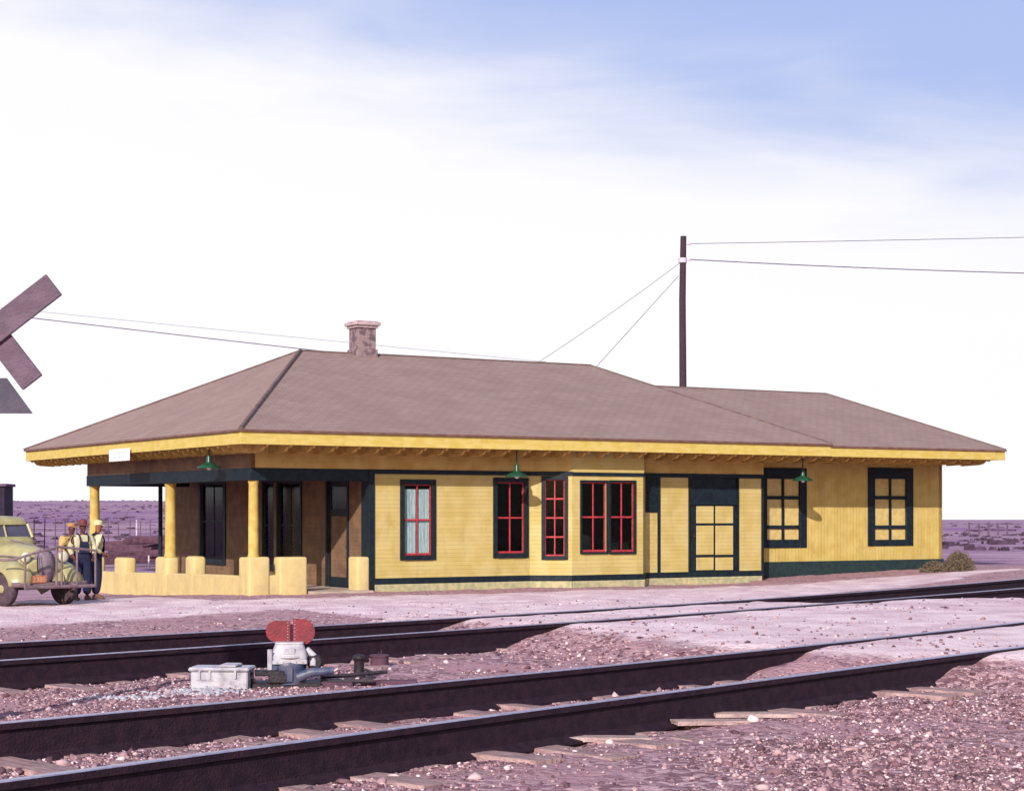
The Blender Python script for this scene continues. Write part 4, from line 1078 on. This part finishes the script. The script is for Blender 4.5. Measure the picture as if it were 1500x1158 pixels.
# wheels
def wheel(x_, y_, steer=0, r=.37, w_=.17):
    g_ = bpy.data.objects.new('wheel', None)
    mb = MB(); mb.lathe([(r*.62, -w_/2), (r*.78, -w_/2-.01), (r*.95, -w_*.42), (r, -w_*.28), (r, w_*.28), (r*.95, w_*.42), (r*.78, w_/2+.01), (r*.62, w_/2)], (0, 0, 0), 36, 'Y')
    ty_ = mb.build('wheel', M['tyre'], TS, 0, True); ty_.location = (x_, y_, r); ty_.rotation_euler = (0, 0, steer)
    bpy.data.objects.remove(g_)
    mb = MB(); s = 1 if y_ > 0 else -1
    mb.lathe([(r*.63, -w_*.4), (r*.6, s*w_*.1), (r*.35, s*w_*.25), (r*.22, s*w_*.5), (.02, s*w_*.52)], (0, 0, 0), 28, 'Y'); mb.build('rim', M['cream'], ty_, 0, True)
for x_, y_, st__ in ((0.02, .70, R(12)), (0.02, -.70, R(12)), (-3.05, .7, 0), (-3.05, -.7, 0)): wheel(x_, y_, st__)
mb = MB(); mb.tube([(0, -.66, .37), (0, .66, .37)], .035, 8); mb.tube([(-3.05, -.66, .37), (-3.05, .66, .37)], .045, 8); mb.build('axle', M['black'], TS)
# cab
def rrect(xc, yc, hx, hy, z, p=5, n=32, xs=0):
    pts = []
    for k in range(n):
        a = 2*math.pi*k/n; c_, s_ = math.cos(a), math.sin(a)
        pts.append(Vector((xc+xs+hx*math.copysign(abs(c_)**(2/p), c_), yc+hy*math.copysign(abs(s_)**(2/p), s_), z)))
    return pts
mb = MB(); mb.loft([rrect(-1.68, 0, .62, .70, .55), rrect(-1.68, 0, .64, .76, .8), rrect(-1.68, 0, .64, .75, 1.2), rrect(-1.69, 0, .62, .72, 1.36), rrect(-1.74, 0, .57, .68, 1.44)])
cab = mb.build('cab', M['cream'], TS, 0, True)
mb = MB(); mb.loft([rrect(-1.80, 0, .50, .62, 1.68), rrect(-1.80, 0, .535, .655, 1.70), rrect(-1.81, 0, .54, .65, 1.76), rrect(-1.83, 0, .50, .60, 1.83), rrect(-1.85, 0, .40, .5, 1.87), rrect(-1.86, 0, .2, .28, 1.885)]); mb.build('cab_roof', M['cream'], TS, 0, True)
mb = MB()
for y_ in (-.58, 0, .58): mb.tube([(-1.17-.02*abs(y_), y_*1.08, 1.42), (-1.31-.02*abs(y_), y_, 1.71)], .022 if y_ == 0 else .035, 8)
for y_ in (-1, 1):
    mb.tube([(-1.72, y_*.68, 1.42), (-1.74, y_*.63, 1.71)], .025, 8); mb.tube([(-2.22, y_*.6, 1.42), (-2.26, y_*.56, 1.71)], .09, 8)
mb.build('cab_pillars', M['cream'], TS, 0, True)
mb = MB(); mb.add([(-1.19, -.6, 1.42), (-1.19, .6, 1.42), (-1.32, .56, 1.70), (-1.32, -.56, 1.70), (-1.2, -.6, 1.42), (-1.2, .6, 1.42), (-1.33, .56, 1.70), (-1.33, -.56, 1.70)], [(0, 1, 2, 3), (7, 6, 5, 4), (0, 4, 5, 1), (1, 5, 6, 2), (2, 6, 7, 3), (3, 7, 4, 0)]); mb.build('windshield', M['glassdark'], TS)
for s in (1, -1):
    mb = MB(); mb.add([(-1.25, s*.66, 1.42), (-2.2, s*.64, 1.42), (-2.2, s*.6, 1.70), (-1.36, s*.61, 1.70), (-1.25, s*.65, 1.42), (-2.2, s*.63, 1.42), (-2.2, s*.59, 1.70), (-1.36, s*.60, 1.70)], [(0, 1, 2, 3), (7, 6, 5, 4), (0, 4, 5, 1), (1, 5, 6, 2), (2, 6, 7, 3), (3, 7, 4, 0)]); mb.build('side_window', M['glass'], TS)
mb = MB()
for s in (1, -1):
    mb.tube([(-1.28, s*.745, .62), (-1.28, s*.752, 1.3)], .006, 4); mb.tube([(-2.12, s*.755, .62), (-2.12, s*.752, 1.3)], .006, 4)
mb.build('door_seam', M['darkgap'], cab)
for s in (1, -1): mb = MB(); mb.tube([(-2.02, s*.78, 1.12), (-1.9, s*.79, 1.12)], .012, 6); mb.build('door_handle', M['grille'], cab)
mb = MB(); mb.tube([(-1.25, -.02, 1.44), (-1.30, -.28, 1.55)], .006, 4); mb.tube([(-1.25, .3, 1.44), (-1.31, .1, 1.58)], .006, 4); mb.build('wiper', M['black'], TS)
# running boards, bed, rear fenders
mb = MB()
for s in (1, -1): mb.box((-2.35, s*.62, .33), (-1.15, s*.86, .37))
mb.build('running_board', M['darkgap'], TS, .01)
mb = MB(); mb.box((-4.1, -.66, .62), (-2.42, .66, .68)); mb.box((-4.1, -.70, .62), (-2.42, -.66, 1.08)); mb.box((-4.1, .66, .62), (-2.42, .70, 1.08)); mb.box((-4.14, -.70, .62), (-4.1, .70, 1.08)); mb.box((-2.42, -.70, .62), (-2.38, .70, 1.12)); mb.build('truck_bed', M['cream'], TS, .008)
for s in (1, -1):
    mb = MB(); rings = []
    for k in range(13):
        a = R(180*k/12); rings.append([Vector((-3.05+.5*math.cos(a)*(1-.12*f**3), s*(.66+.22*f), .42+.48*math.sin(a)*(1-.12*f**3))) for f in (0, .3, .6, .85, 1)])
    mb.loft(rings, cap=False, closed=False); o = mb.build('rear_fender', M['cream'], TS, 0, True); sd = o.modifiers.new('th', 'SOLIDIFY'); sd.thickness = .02

# ------------------------------------------------------------ crossbuck sign (seen from behind), its post just beyond the frame's edge
D = 14.7; k = FP/D
def sp_(px, py): return Vector(((px-750)/k, 0, CH+(HY-py)/k))
cs = empty('crossing_sign', ((-9-750)/k, D, gz((-9-750)/k, D)), 0, 'weathered railway crossbuck seen from behind at the left edge', 'sign')
def blade(p0, p1, w_, y0, y1, name, m):
    a = sp_(*p0); b_ = sp_(*p1); d = (b_-a).normalized(); n_ = Vector((-d.z, 0, d.x))*w_/2
    c_ = [a-n_, b_-n_*1.0, b_+n_*1.0, a+n_]
    mb = MB(); mb.add([p+Vector((0, y0, 0)) for p in c_]+[p+Vector((0, y1, 0)) for p in c_], [(0, 1, 2, 3), (7, 6, 5, 4), (0, 4, 5, 1), (1, 5, 6, 2), (2, 6, 7, 3), (3, 7, 4, 0)])
    o = mb.build(name, m, cs, .006); o.matrix_parent_inverse = Matrix.Translation((-cs.location.x, 0, -cs.location.z)); return o
blade((-100, 556), (80, 417), 38/k, -.03, 0, 'sign_blade', M['signback'])
blade((-64, 416), (47, 560), 36/k, .005, .035, 'sign_blade', M['signback'])
blade((-27, 400), (-27, 1100), 22/k, .05, .18, 'post', M['signback'])
mb = MB(); cc = [sp_(-40, 605), sp_(46, 605), sp_(8, 553), sp_(-40, 553)]
mb.add([p+Vector((0, .038, 0)) for p in cc]+[p+Vector((0, .046, 0)) for p in cc], [(0, 1, 2, 3), (7, 6, 5, 4), (0, 4, 5, 1), (1, 5, 6, 2), (2, 6, 7, 3), (3, 7, 4, 0)])
o = mb.build('lower_plate', M['signgrey'], cs); o.matrix_parent_inverse = Matrix.Translation((-cs.location.x, 0, -cs.location.z))

# ------------------------------------------------------------ switch stand, box and fittings
def gp(px, py):
    x, y = unproj(px, py, GB); return x, y
x, y = gp(326, 1006)
K = FP/y
bx = empty('equipment_box', (x, y, GB-.01), R(-4), 'long low white steel box with hinged lid beside the red switch target', 'box')
bw_, bd_, bh = 84/K, .30, 33/K
mb = MB(); mb.box((-bw_/2, -bd_/2, -.02), (bw_/2, bd_/2, bh*.80)); bbody = mb.build('box_body', M['whitepaint'], bx, .012, False)
mb = MB(); mb.box((-bw_/2-.02, -bd_/2-.02, bh*.80), (bw_/2+.015, bd_/2+.02, bh*.98)); mb.box((-bw_*.02, -bd_/2-.0, bh*.98), (bw_*.3, bd_/2, bh*1.09)); mb.build('box_lid', M['whitepaint'], bx, .014)
mb = MB(); mb.box((-bw_*.36, -bd_/2-.014, bh*.45), (-bw_*.32, -bd_/2, bh*.85)); mb.box((-bw_*.18, -bd_/2-.014, bh*.45), (-bw_*.14, -bd_/2, bh*.85)); mb.box((bw_*.27, -bd_/2-.02, bh*.5), (bw_*.31, -bd_/2, bh*.9)); mb.box((-bw_*.4, -bd_/2-.008, bh*.40), (-bw_*.1, -bd_/2, bh*.46)); mb.build('latch', M['whitepaint'], bx, .003)
# second low blue-grey casing tucked at its right
x, y = gp(424, 1004); K = FP/y
ss = empty('switch_stand', (x, y, GB-.01), R(8), 'low railway switch stand with two red half-round targets on a white housing', 'switch stand')
mb = MB(); mb.box((-.36, -.14, 0), (.30, .20, .05)); mb.box((-.20, -.17, .05), (.02, .1, .14)); mb.box((-.33, -.16, .12), (-.05, .05, .17)); mb.build('base_frame', M['black'], ss, .01)
mb = MB(); mb.lathe([(.16, .03), (.155, .16), (.165, .20), (.165, .235), (.15, .25)], (0, 0, 0), 24); mb.box((-.17, -.13, .17), (-.11, .08, .34)); mb.box((-.03, -.175, .06), (.03, -.14, .22)); mb.build('motor_case', M['bluepaint'], ss, .006, True)
mb = MB(); hb = .25; mb.loft([rrect(0, 0, .165, .15, hb, 6), rrect(0, 0, .17, .155, hb+.05, 6), rrect(-.0, 0, .16, .145, hb+.10, 5), rrect(-.0, 0, .135, .12, hb+.165, 5), rrect(0, 0, .14, .125, hb+.17, 5), rrect(0, 0, .135, .12, hb+.185, 5)])
mb.build('housing', M['whitepaint'], ss, 0, 30.)
mb = MB(); mb.lathe([(.176, hb+.035), (.182, hb+.04), (.182, hb+.055), (.176, hb+.06)], (0, 0, 0), 28)
for q in range(5): mb.sphere((-.12+.06*q, -.158, hb+.0), .010, 6, 4)
mb.box((-.06, -.155, hb+.075), (.05, -.138, hb+.13)); mb.box((-.165, -.155, hb-.02), (.165, -.13, hb+.02)); mb.box((-.21, -.05, .16), (-.165, .05, .36)); mb.tube([(.16, -.02, .36), (.23, -.04, .30), (.22, -.08, .2)], .035, 8); mb.build('housing_lugs', M['whitepaint'], ss, .004)
mb = MB(); mb.lathe([(.06, -.06), (.075, -.04), (.075, .04), (.06, .06)], (.24, -.02, .24), 14, 'Y'); mb.build('hinge_hub', M['black'], ss, 0, True)
mb = MB(); mb.tube([(.08, -.10, .10), (.2, -.13, .15), (.42, -.13, .165)], [.055, .045, .035], 10); mb.build('throw_lever', M['bluepaint'], ss, 0, True)
mb = MB(); mb.tube([(.02, .035, hb+.16), (.02, .035, .60)], .011, 8); mb.build('target_spindle', M['black'], ss)
def half_target(px0, px1, py0, py1, flip, yaw):
    mb = MB(); wd = (px1-px0)/K; ht = (py1-py0)/K; n = 20; prof = []
    zc = CH+(HY-(py0+py1)/2)/K-ss.location.z
    prof.append((0, -ht/2)); rr_ = ht*.5; st0 = max(wd-rr_, 0)
    for q in range(n+1):
        a = -math.pi/2+math.pi*q/n; prof.append((st0+math.cos(a)*min(rr_, wd), math.sin(a)*ht/2))
    prof.append((0, ht/2))
    prof = [(a*flip, b_) for a, b_ in prof]
    mb.prism(prof, lambda a, b_, dd: Vector((a, dd, b_+zc)), -.004, .004)
    o = mb.build('target', M['signred'], ss, .0015); o.location = (.02+flip*.012, .02, 0); o.rotation_euler = (0, 0, yaw)
    mb = MB()
    for q in range(7): mb.sphere((flip*.022, -.007, zc+(-.42+.14*q)*ht), .005, 6, 4)
    r_ = mb.build('rivets', M['whitepaint'], o)
half_target(395, 431, 909, 940, -1, R(-8)); half_target(433, 466, 906, 944, 1, R(-12))
mb = MB(); mb.tube([(-.32, -.1, .07), (-.62, -.15, .10)], .02, 8); mb.tube([(.3, .08, .08), (.95, .16, .12)], .018, 8); mb.tube([(.3, .0, .05), (.8, -.06, .05)], .022, 8); mb.tube([(-.36, -.12, .13), (-.5, -.1, .21)], .025, 8); mb.build('throw_rod', M['black'], ss, 0, True)
# small black derail post and lidded drum
x, y = gp(526, 993); K = FP/y
o = empty('bolt_stand', (x, y, GB-.01), 0, 'small black iron stub post right of the switch stand', 'post')
mb = MB(); mb.box((-.16, -.05, 0), (.16, .08, .025)); mb.lathe([(.075, .02), (.055, .05), (.05, .19), (.065, .2), (.065, .235), (.035, .25)], (0, 0, 0), 14); mb.build('stub', M['black'], o, .004, True)
mb = MB(); mb.tube([(.0, 0, .12), (.12, -.03, .08), (.15, -.03, .0)], .014, 6); mb.tube([(0, 0, .16), (-.05, -.05, .22)], .02, 6); mb.build('crank', M['black'], o, 0, True)
x, y = gp(556, 973); K = FP/y
mb = MB(); mb.lathe([(.10, -.03), (.10, .085), (.112, .088), (.112, .105), (.095, .112), (.02, .115)], (0, 0, 0), 20); mb.tube([(.02, 0, .11), (.02, 0, .16)], .006, 5); mb.tube([(-.01, .02, .11), (-.012, .02, .14)], .006, 5)
o = mb.build('junction_drum', M['logs'], None, 0, True); o.location = (x, y, GB); tag(o, 'short round rusty drum with pale lid between the stub post and open ballast', 'drum')
# timber footing planks under the stand
for (px, py, ln, an, lab) in ((450, 1003, .9, -.06, 'dark heavy timber on the ground under the switch stand'), (570, 1001, .55, .1, 'dark heavy timber on the ground below the stub post')):
    x, y = gp(px, py); mb = MB(); mb.box((-ln/2, -.08, -.05), (ln/2, .09, .03)); o = mb.build('timber', M['logs'], None, .012); o.location = (x, y, GB+.005); o.rotation_euler = (0, 0, an); tag(o, lab, 'timber', 'dark timbers under the switch gear')
# white splashed stones
nS = 500; x, y = gp(300, 1012); Xq = x+rng.normal(0, .20, nS); Yq = y+rng.normal(0, .16, nS)-.1; x2, y2 = gp(180, 1022); Xq = np.concatenate([Xq, x2+rng.normal(0, .2, 120)]); Yq = np.concatenate([Yq, y2+rng.normal(0, .12, 120)])
o = rocks('whitewashed_stones', Xq, Yq, rng.uniform(.012, .03, len(Xq)), M['whitepaint']); tag(o, 'patch of whitened stones in front of the white box', 'gravel', kind='stuff')

# ------------------------------------------------------------ utility pole and wires
D = 74.; k = FP/D
px_, pt_ = (1000-750)/k, CH+(HY-346)/k
gzp = gz(px_, D)
up = empty('utility_pole', (px_, D, gzp), 0, 'tall dark timber utility pole rising behind the low wing roof', 'utility pole')
mb = MB(); h_ = pt_-gzp; mb.tube([(0, 0, -.5), (.02, 0, h_*.4), (-.01, 0, h_*.8), (.03, 0, h_)], [.17, .15, .135, .12], 12); mb.build('pole', M['pole'], up, 0, True)
zt = lambda py: CH+(HY-py)/k-gzp
mb = MB()
for py in (358, 381): mb.tube([(.1, 0, zt(py)), (.28, 0, zt(py))], .025, 6); mb.sphere((.28, 0, zt(py)+.03), .06, 8, 6)
mb.lathe([(.17, zt(385)), (.17, zt(378))], (0, 0, 0), 12); mb.build('insulator', M['palepost'], up, 0, True)
def wire(pts, r, label, group='overhead wires'):
    P = [Vector(p) for p in pts]; c_ = P[0]; mb = MB(); mb.tube([p-c_ for p in P], r, 5)
    o = mb.build('overhead_wire', M['wire'], None, 0, True); o.location = c_; tag(o, label, 'wire', group); return o
def span(pa, da, pb, db, sag, n=24):
    A = Vector(((pa[0]-750)/FP*da, da, CH+(HY-pa[1])/FP*da)); B = Vector(((pb[0]-750)/FP*db, db, CH+(HY-pb[1])/FP*db))
    return [A.lerp(B, q/n)-Vector((0, 0, sag*4*(q/n)*(1-q/n))) for q in range(n+1)]
wire(span((1008, 357), 74, (2900, 305), 75, .15), .014, 'upper wire running from the pole top to the right edge')
wire(span((1010, 380), 74, (2900, 380), 75, .72), .022, 'lower sagging wire from the pole to the right edge')
wire(span((996, 385), 74, (640, 622), 68, .2), .011, 'thin slack wire dropping left from the pole, the longer one')
wire(span((994, 404), 74, (800, 618), 74, 0), .013, 'straight guy wire dropping left from the pole, the shorter one')
wire(span((-900, 350), 70, (560, 524), 72, .08), .02, 'dark wire from the crossing sign to behind the roof ridge')
wire(span((-900, 357), 74, (800, 530), 76, .05), .008, 'faint wire just above the darker wire at left')

# ------------------------------------------------------------ background: shed, fences, frame, timber, shrubs
D = 88; k = FP/D; x = (24-750)/k
sh = empty('shed', (x-2.75, D, gz(x, D)), R(3), 'dark flat roofed shed at the left edge behind the truck', 'shed')
zt_ = CH+(HY-712)/k-sh.location.z
mb = MB(); mb.box((-2.3, 0, -.3), (2.15, 1.9, zt_)); mb.build('wall', add_boards(M['shed'], 'X', .2, .01, .8, False), sh, .01)
mb = MB(); mb.box((-2.4, -.12, zt_), (2.25, 2.0, zt_+.13)); mb.build('roof', M['fence'], sh, .01)
mb = MB(); mb.box((-1.2, -.03, 0), (-.2, -.001, 2.0)); mb.build('door', M['trim'], sh, .01)
def fence_line(pts, h, n, label, wires=3, pr=.05, strut=False):
    A = Vector((*pts[0], 0)); B = Vector((*pts[1], 0)); root = empty('wire_fence', (A.x, A.y, gz(A.x, A.y)), 0, label, 'fence')
    tops = []
    for q in range(n):
        p = A.lerp(B, q/(n-1)); z = gz(p.x, p.y); hh_ = h*random.uniform(.92, 1.06)
        mb = MB(); mb.tube([(0, 0, -.3), (random.uniform(-.04, .04), 0, hh_)], [pr, pr*.85], 7)
        if strut and q % 5 == 0: mb.tube([(0, 0, hh_*.95), (.45, 0, hh_*1.25)], pr*.7, 6)
        o = mb.build('post', M['fence'], root, 0, True); o.location = (p.x-A.x, p.y-A.y, z-root.location.z); tops.append((p.x-A.x, p.y-A.y, z-root.location.z))
    for w_i in range(wires):
        zz = h*(w_i+1)/(wires+.4); mb = MB(); mb.tube([(t_[0], t_[1], t_[2]+zz) for t_ in tops], .014, 4); mb.build('wire', M['fence'], root)
    return root
fence_line((at_px(-60, 92), at_px(330, 92)), 1.55, 26, 'long wire fence crossing the plain behind truck and porch', 4, .03, True)
fence_line((at_px(1420, 150), at_px(1475, 155)), 1.1, 5, 'short stretch of old fence out on the plain at right', 2, .08)
# frame of slim poles seen through the porch
def upright(px, depth, ptop, r, name, label, cat, grp=None, m='fence', bars=()):
    x, y = at_px(px, depth); z = gz(x, y); o = empty(name, (x, y, z), 0, label, cat, grp); h_ = CH+(HY-ptop)*depth/FP-z
    mb = MB(); mb.tube([(0, 0, -.3), (0, 0, h_)], [r, r*.8], 8); mb.build('pole', M[m], o, 0, True)
    for (dx, zf) in bars:
        mb = MB(); mb.tube([(0, 0, h_*zf), (dx, 0, h_*zf)], .03, 6); mb.build('crossbar', M[m], o)
    return o
upright(258, 105, 640, .12, 'utility_pole', 'dark pole seen through the porch opening right of the middle column', 'utility pole')
D = 96; x0, y0 = at_px(251, D); x1, _ = at_px(276, D); z = gz(x0, y0)
o = empty('pipe_frame', (x0, y0, z), 0, 'open frame of thin pipes seen through the porch right of the middle column', 'frame')
mb = MB(); mb.tube([(0, 0, -.3), (0, 0, 5.0)], .045, 6); mb.build('upright', M['fence'], o); mb = MB(); mb.tube([(x1-x0, 0, -.3), (x1-x0, 0, 5.0)], .045, 6); mb.build('upright', M['fence'], o)
for zz in (1.1, 2.3, 3.3, 4.3): mb = MB(); mb.tube([(0, 0, zz), (x1-x0, 0, zz)], .03, 6); mb.build('crossbar', M['fence'], o)
for (px, ptop, dep, lab) in ((200, 753, 100, 'small pale post out on the plain, left of the middle porch column'),):
    upright(px, dep, ptop+8, .045, 'marker_post', lab, 'post', m='palepost')
for (px, py0, py1, dep, lab) in ((218, 800, 812, 62, 'short white stake by the timber heap'), (284, 791, 803, 62, 'short white stake near the porch window')):
    x, y = at_px(px, dep); mb = MB(); mb.tube([(0, 0, -.2), (0, 0, .35)], .03, 6); o = mb.build('stake', M['palepost'], None); o.location = (x, y, gz(x, y)+.1); tag(o, lab, 'stake')
# heap of old timbers
random.seed(11)
hx, hy = at_px(222, 70)
n_log = 0
for q in range(22):
    px = random.uniform(165, 290); dep = random.uniform(64, 74); x, y = at_px(px, dep); ln = random.uniform(1.2, 3.0)
    mb = MB(); mb.box((-ln/2, -.13, -.12), (ln/2, .13, .13)); o = mb.build('old_timber', M['logs'], None, .02)
    o.location = (x, y, gz(x, y)+.15+random.uniform(0, .95)*(1-abs(px-235)/95)); o.rotation_euler = (random.uniform(-.1, .1), random.uniform(-.12, .12), random.uniform(-.5, .5))
    tag(o, 'dark squared timber in the heap seen through the porch', 'timber', 'timbers heaped behind the porch')
# shrubs
M['leafdry'] = material('dry_brush', (.17, .105, .075), (.10, .09, .05), .95, 30., 0)
M['twig'] = material('dry_twig', (.20, .11, .09), (.12, .065, .06), .95, 30., 0)
M['scrub'] = material('dark_scrub', (.085, .045, .085), (.05, .028, .05), .95, 3., 0)
def leaf_cloud(n, sx, sy, sz, size, fn=None):
    vs = []; fs = []
    r = np.cbrt(rng.random(n)); th = rng.uniform(0, 6.28, n); cz = rng.uniform(0, 1, n)
    sr = np.sqrt(1-cz**2)
    lump = 1+.25*np.sin(th*3+1)+.15*np.sin(th*7)
    P = np.stack([r*sr*np.cos(th)*sx*lump, r*sr*np.sin(th)*sy*lump, r*cz*sz*(1+.2*np.sin(th*4))], -1)
    for p in P:
        a = Vector(rng.normal(size=3)).normalized(); b_ = a.orthogonal().normalized(); s = size*random.uniform(.5, 1.3)
        o = len(vs); c_ = Vector(p); vs += [c_-a*s, c_+b_*s*.35, c_+a*s, c_-b_*s*.35]; fs.append((o, o+1, o+2, o+3))
    return vs, fs
def shrub(px, py, wpx, hpx, label, grp=None, n=2200, z0=.2):
    x, y = unproj(px, py, z0); kk = FP/y; sx = wpx/kk/2; sz = hpx/kk
    o = empty('shrub', (x, y, gz(x, y)), 0, label, 'shrub', grp)
    mb = MB(); mb.add(*leaf_cloud(n, sx, sx*.8, sz, .05)); mb.build('foliage', M['leafdry'], o)
    mb = MB()
    for q in range(46):
        a = random.uniform(0, 6.28); e_ = random.uniform(.25, 1.3); d = Vector((math.cos(a)*math.cos(e_)*sx, math.sin(a)*math.cos(e_)*sx*.8, math.sin(e_)*sz))
        mb.tube([(0, 0, -.03), d*.5+Vector((random.uniform(-.08, .08), random.uniform(-.08, .08), 0)), d*1.05], [.018, .012, .005], 4)
    mb.build('twigs', M['twig'], o)
    return o
shrub(1403, 838, 42, 27, 'dry bushy tumbleweed at the right corner of the station', 'dry bushes by the wing corner', 3200)
shrub(1368, 838, 40, 15, 'low dry bush against the dark base of the wing, left of the rounder bush', 'dry bushes by the wing corner', 1500)
# far scrub as one mass, thick along the left skyline
vs_all = []; fs_all = []
def tuft(x, y, w_, h_):
    z = gz(x, y)
    for q in range(7):
        a = random.uniform(0, 3.14); c_ = Vector((x+random.uniform(-.5, .5)*w_, y+random.uniform(-.5, .5)*w_, z)); d = Vector((math.cos(a), math.sin(a), 0))*w_*.35
        hh_ = h_*random.uniform(.5, 1); o = len(vs_all)
        vs_all.extend([c_-d, c_+d, c_+d*.6+Vector((0, 0, hh_)), c_-d*.7+Vector((0, 0, hh_*.8))]); fs_all.append((o, o+1, o+2, o+3))
for q in range(760):
    px = random.uniform(-20, 320); dep = random.choice([math.exp(random.uniform(math.log(95), math.log(900))), random.uniform(1380, 1600)])
    x, y = at_px(px, dep); w_ = random.uniform(.2, .55)*(1+dep/550); tuft(x, y, w_, w_*random.uniform(.2, .42))
for q in range(170):
    px = random.uniform(1375, 1520); dep = math.exp(random.uniform(math.log(62), math.log(1600)))
    x, y = at_px(px, dep)
    if vnoise(np.array([x]), np.array([y]), .05)[0] < -.05: continue
    w_ = random.uniform(.3, .7)*(1+dep/500); tuft(x, y, w_, w_*random.uniform(.2, .4))
me = bpy.data.meshes.new('far_scrub'); me.from_pydata(vs_all, [], fs_all); me.materials.append(M['scrub'])
o = bpy.data.objects.new('far_scrub', me); col.objects.link(o); tag(o, 'low dark desert scrub dotted over the distant plain', 'scrub', kind='stuff')
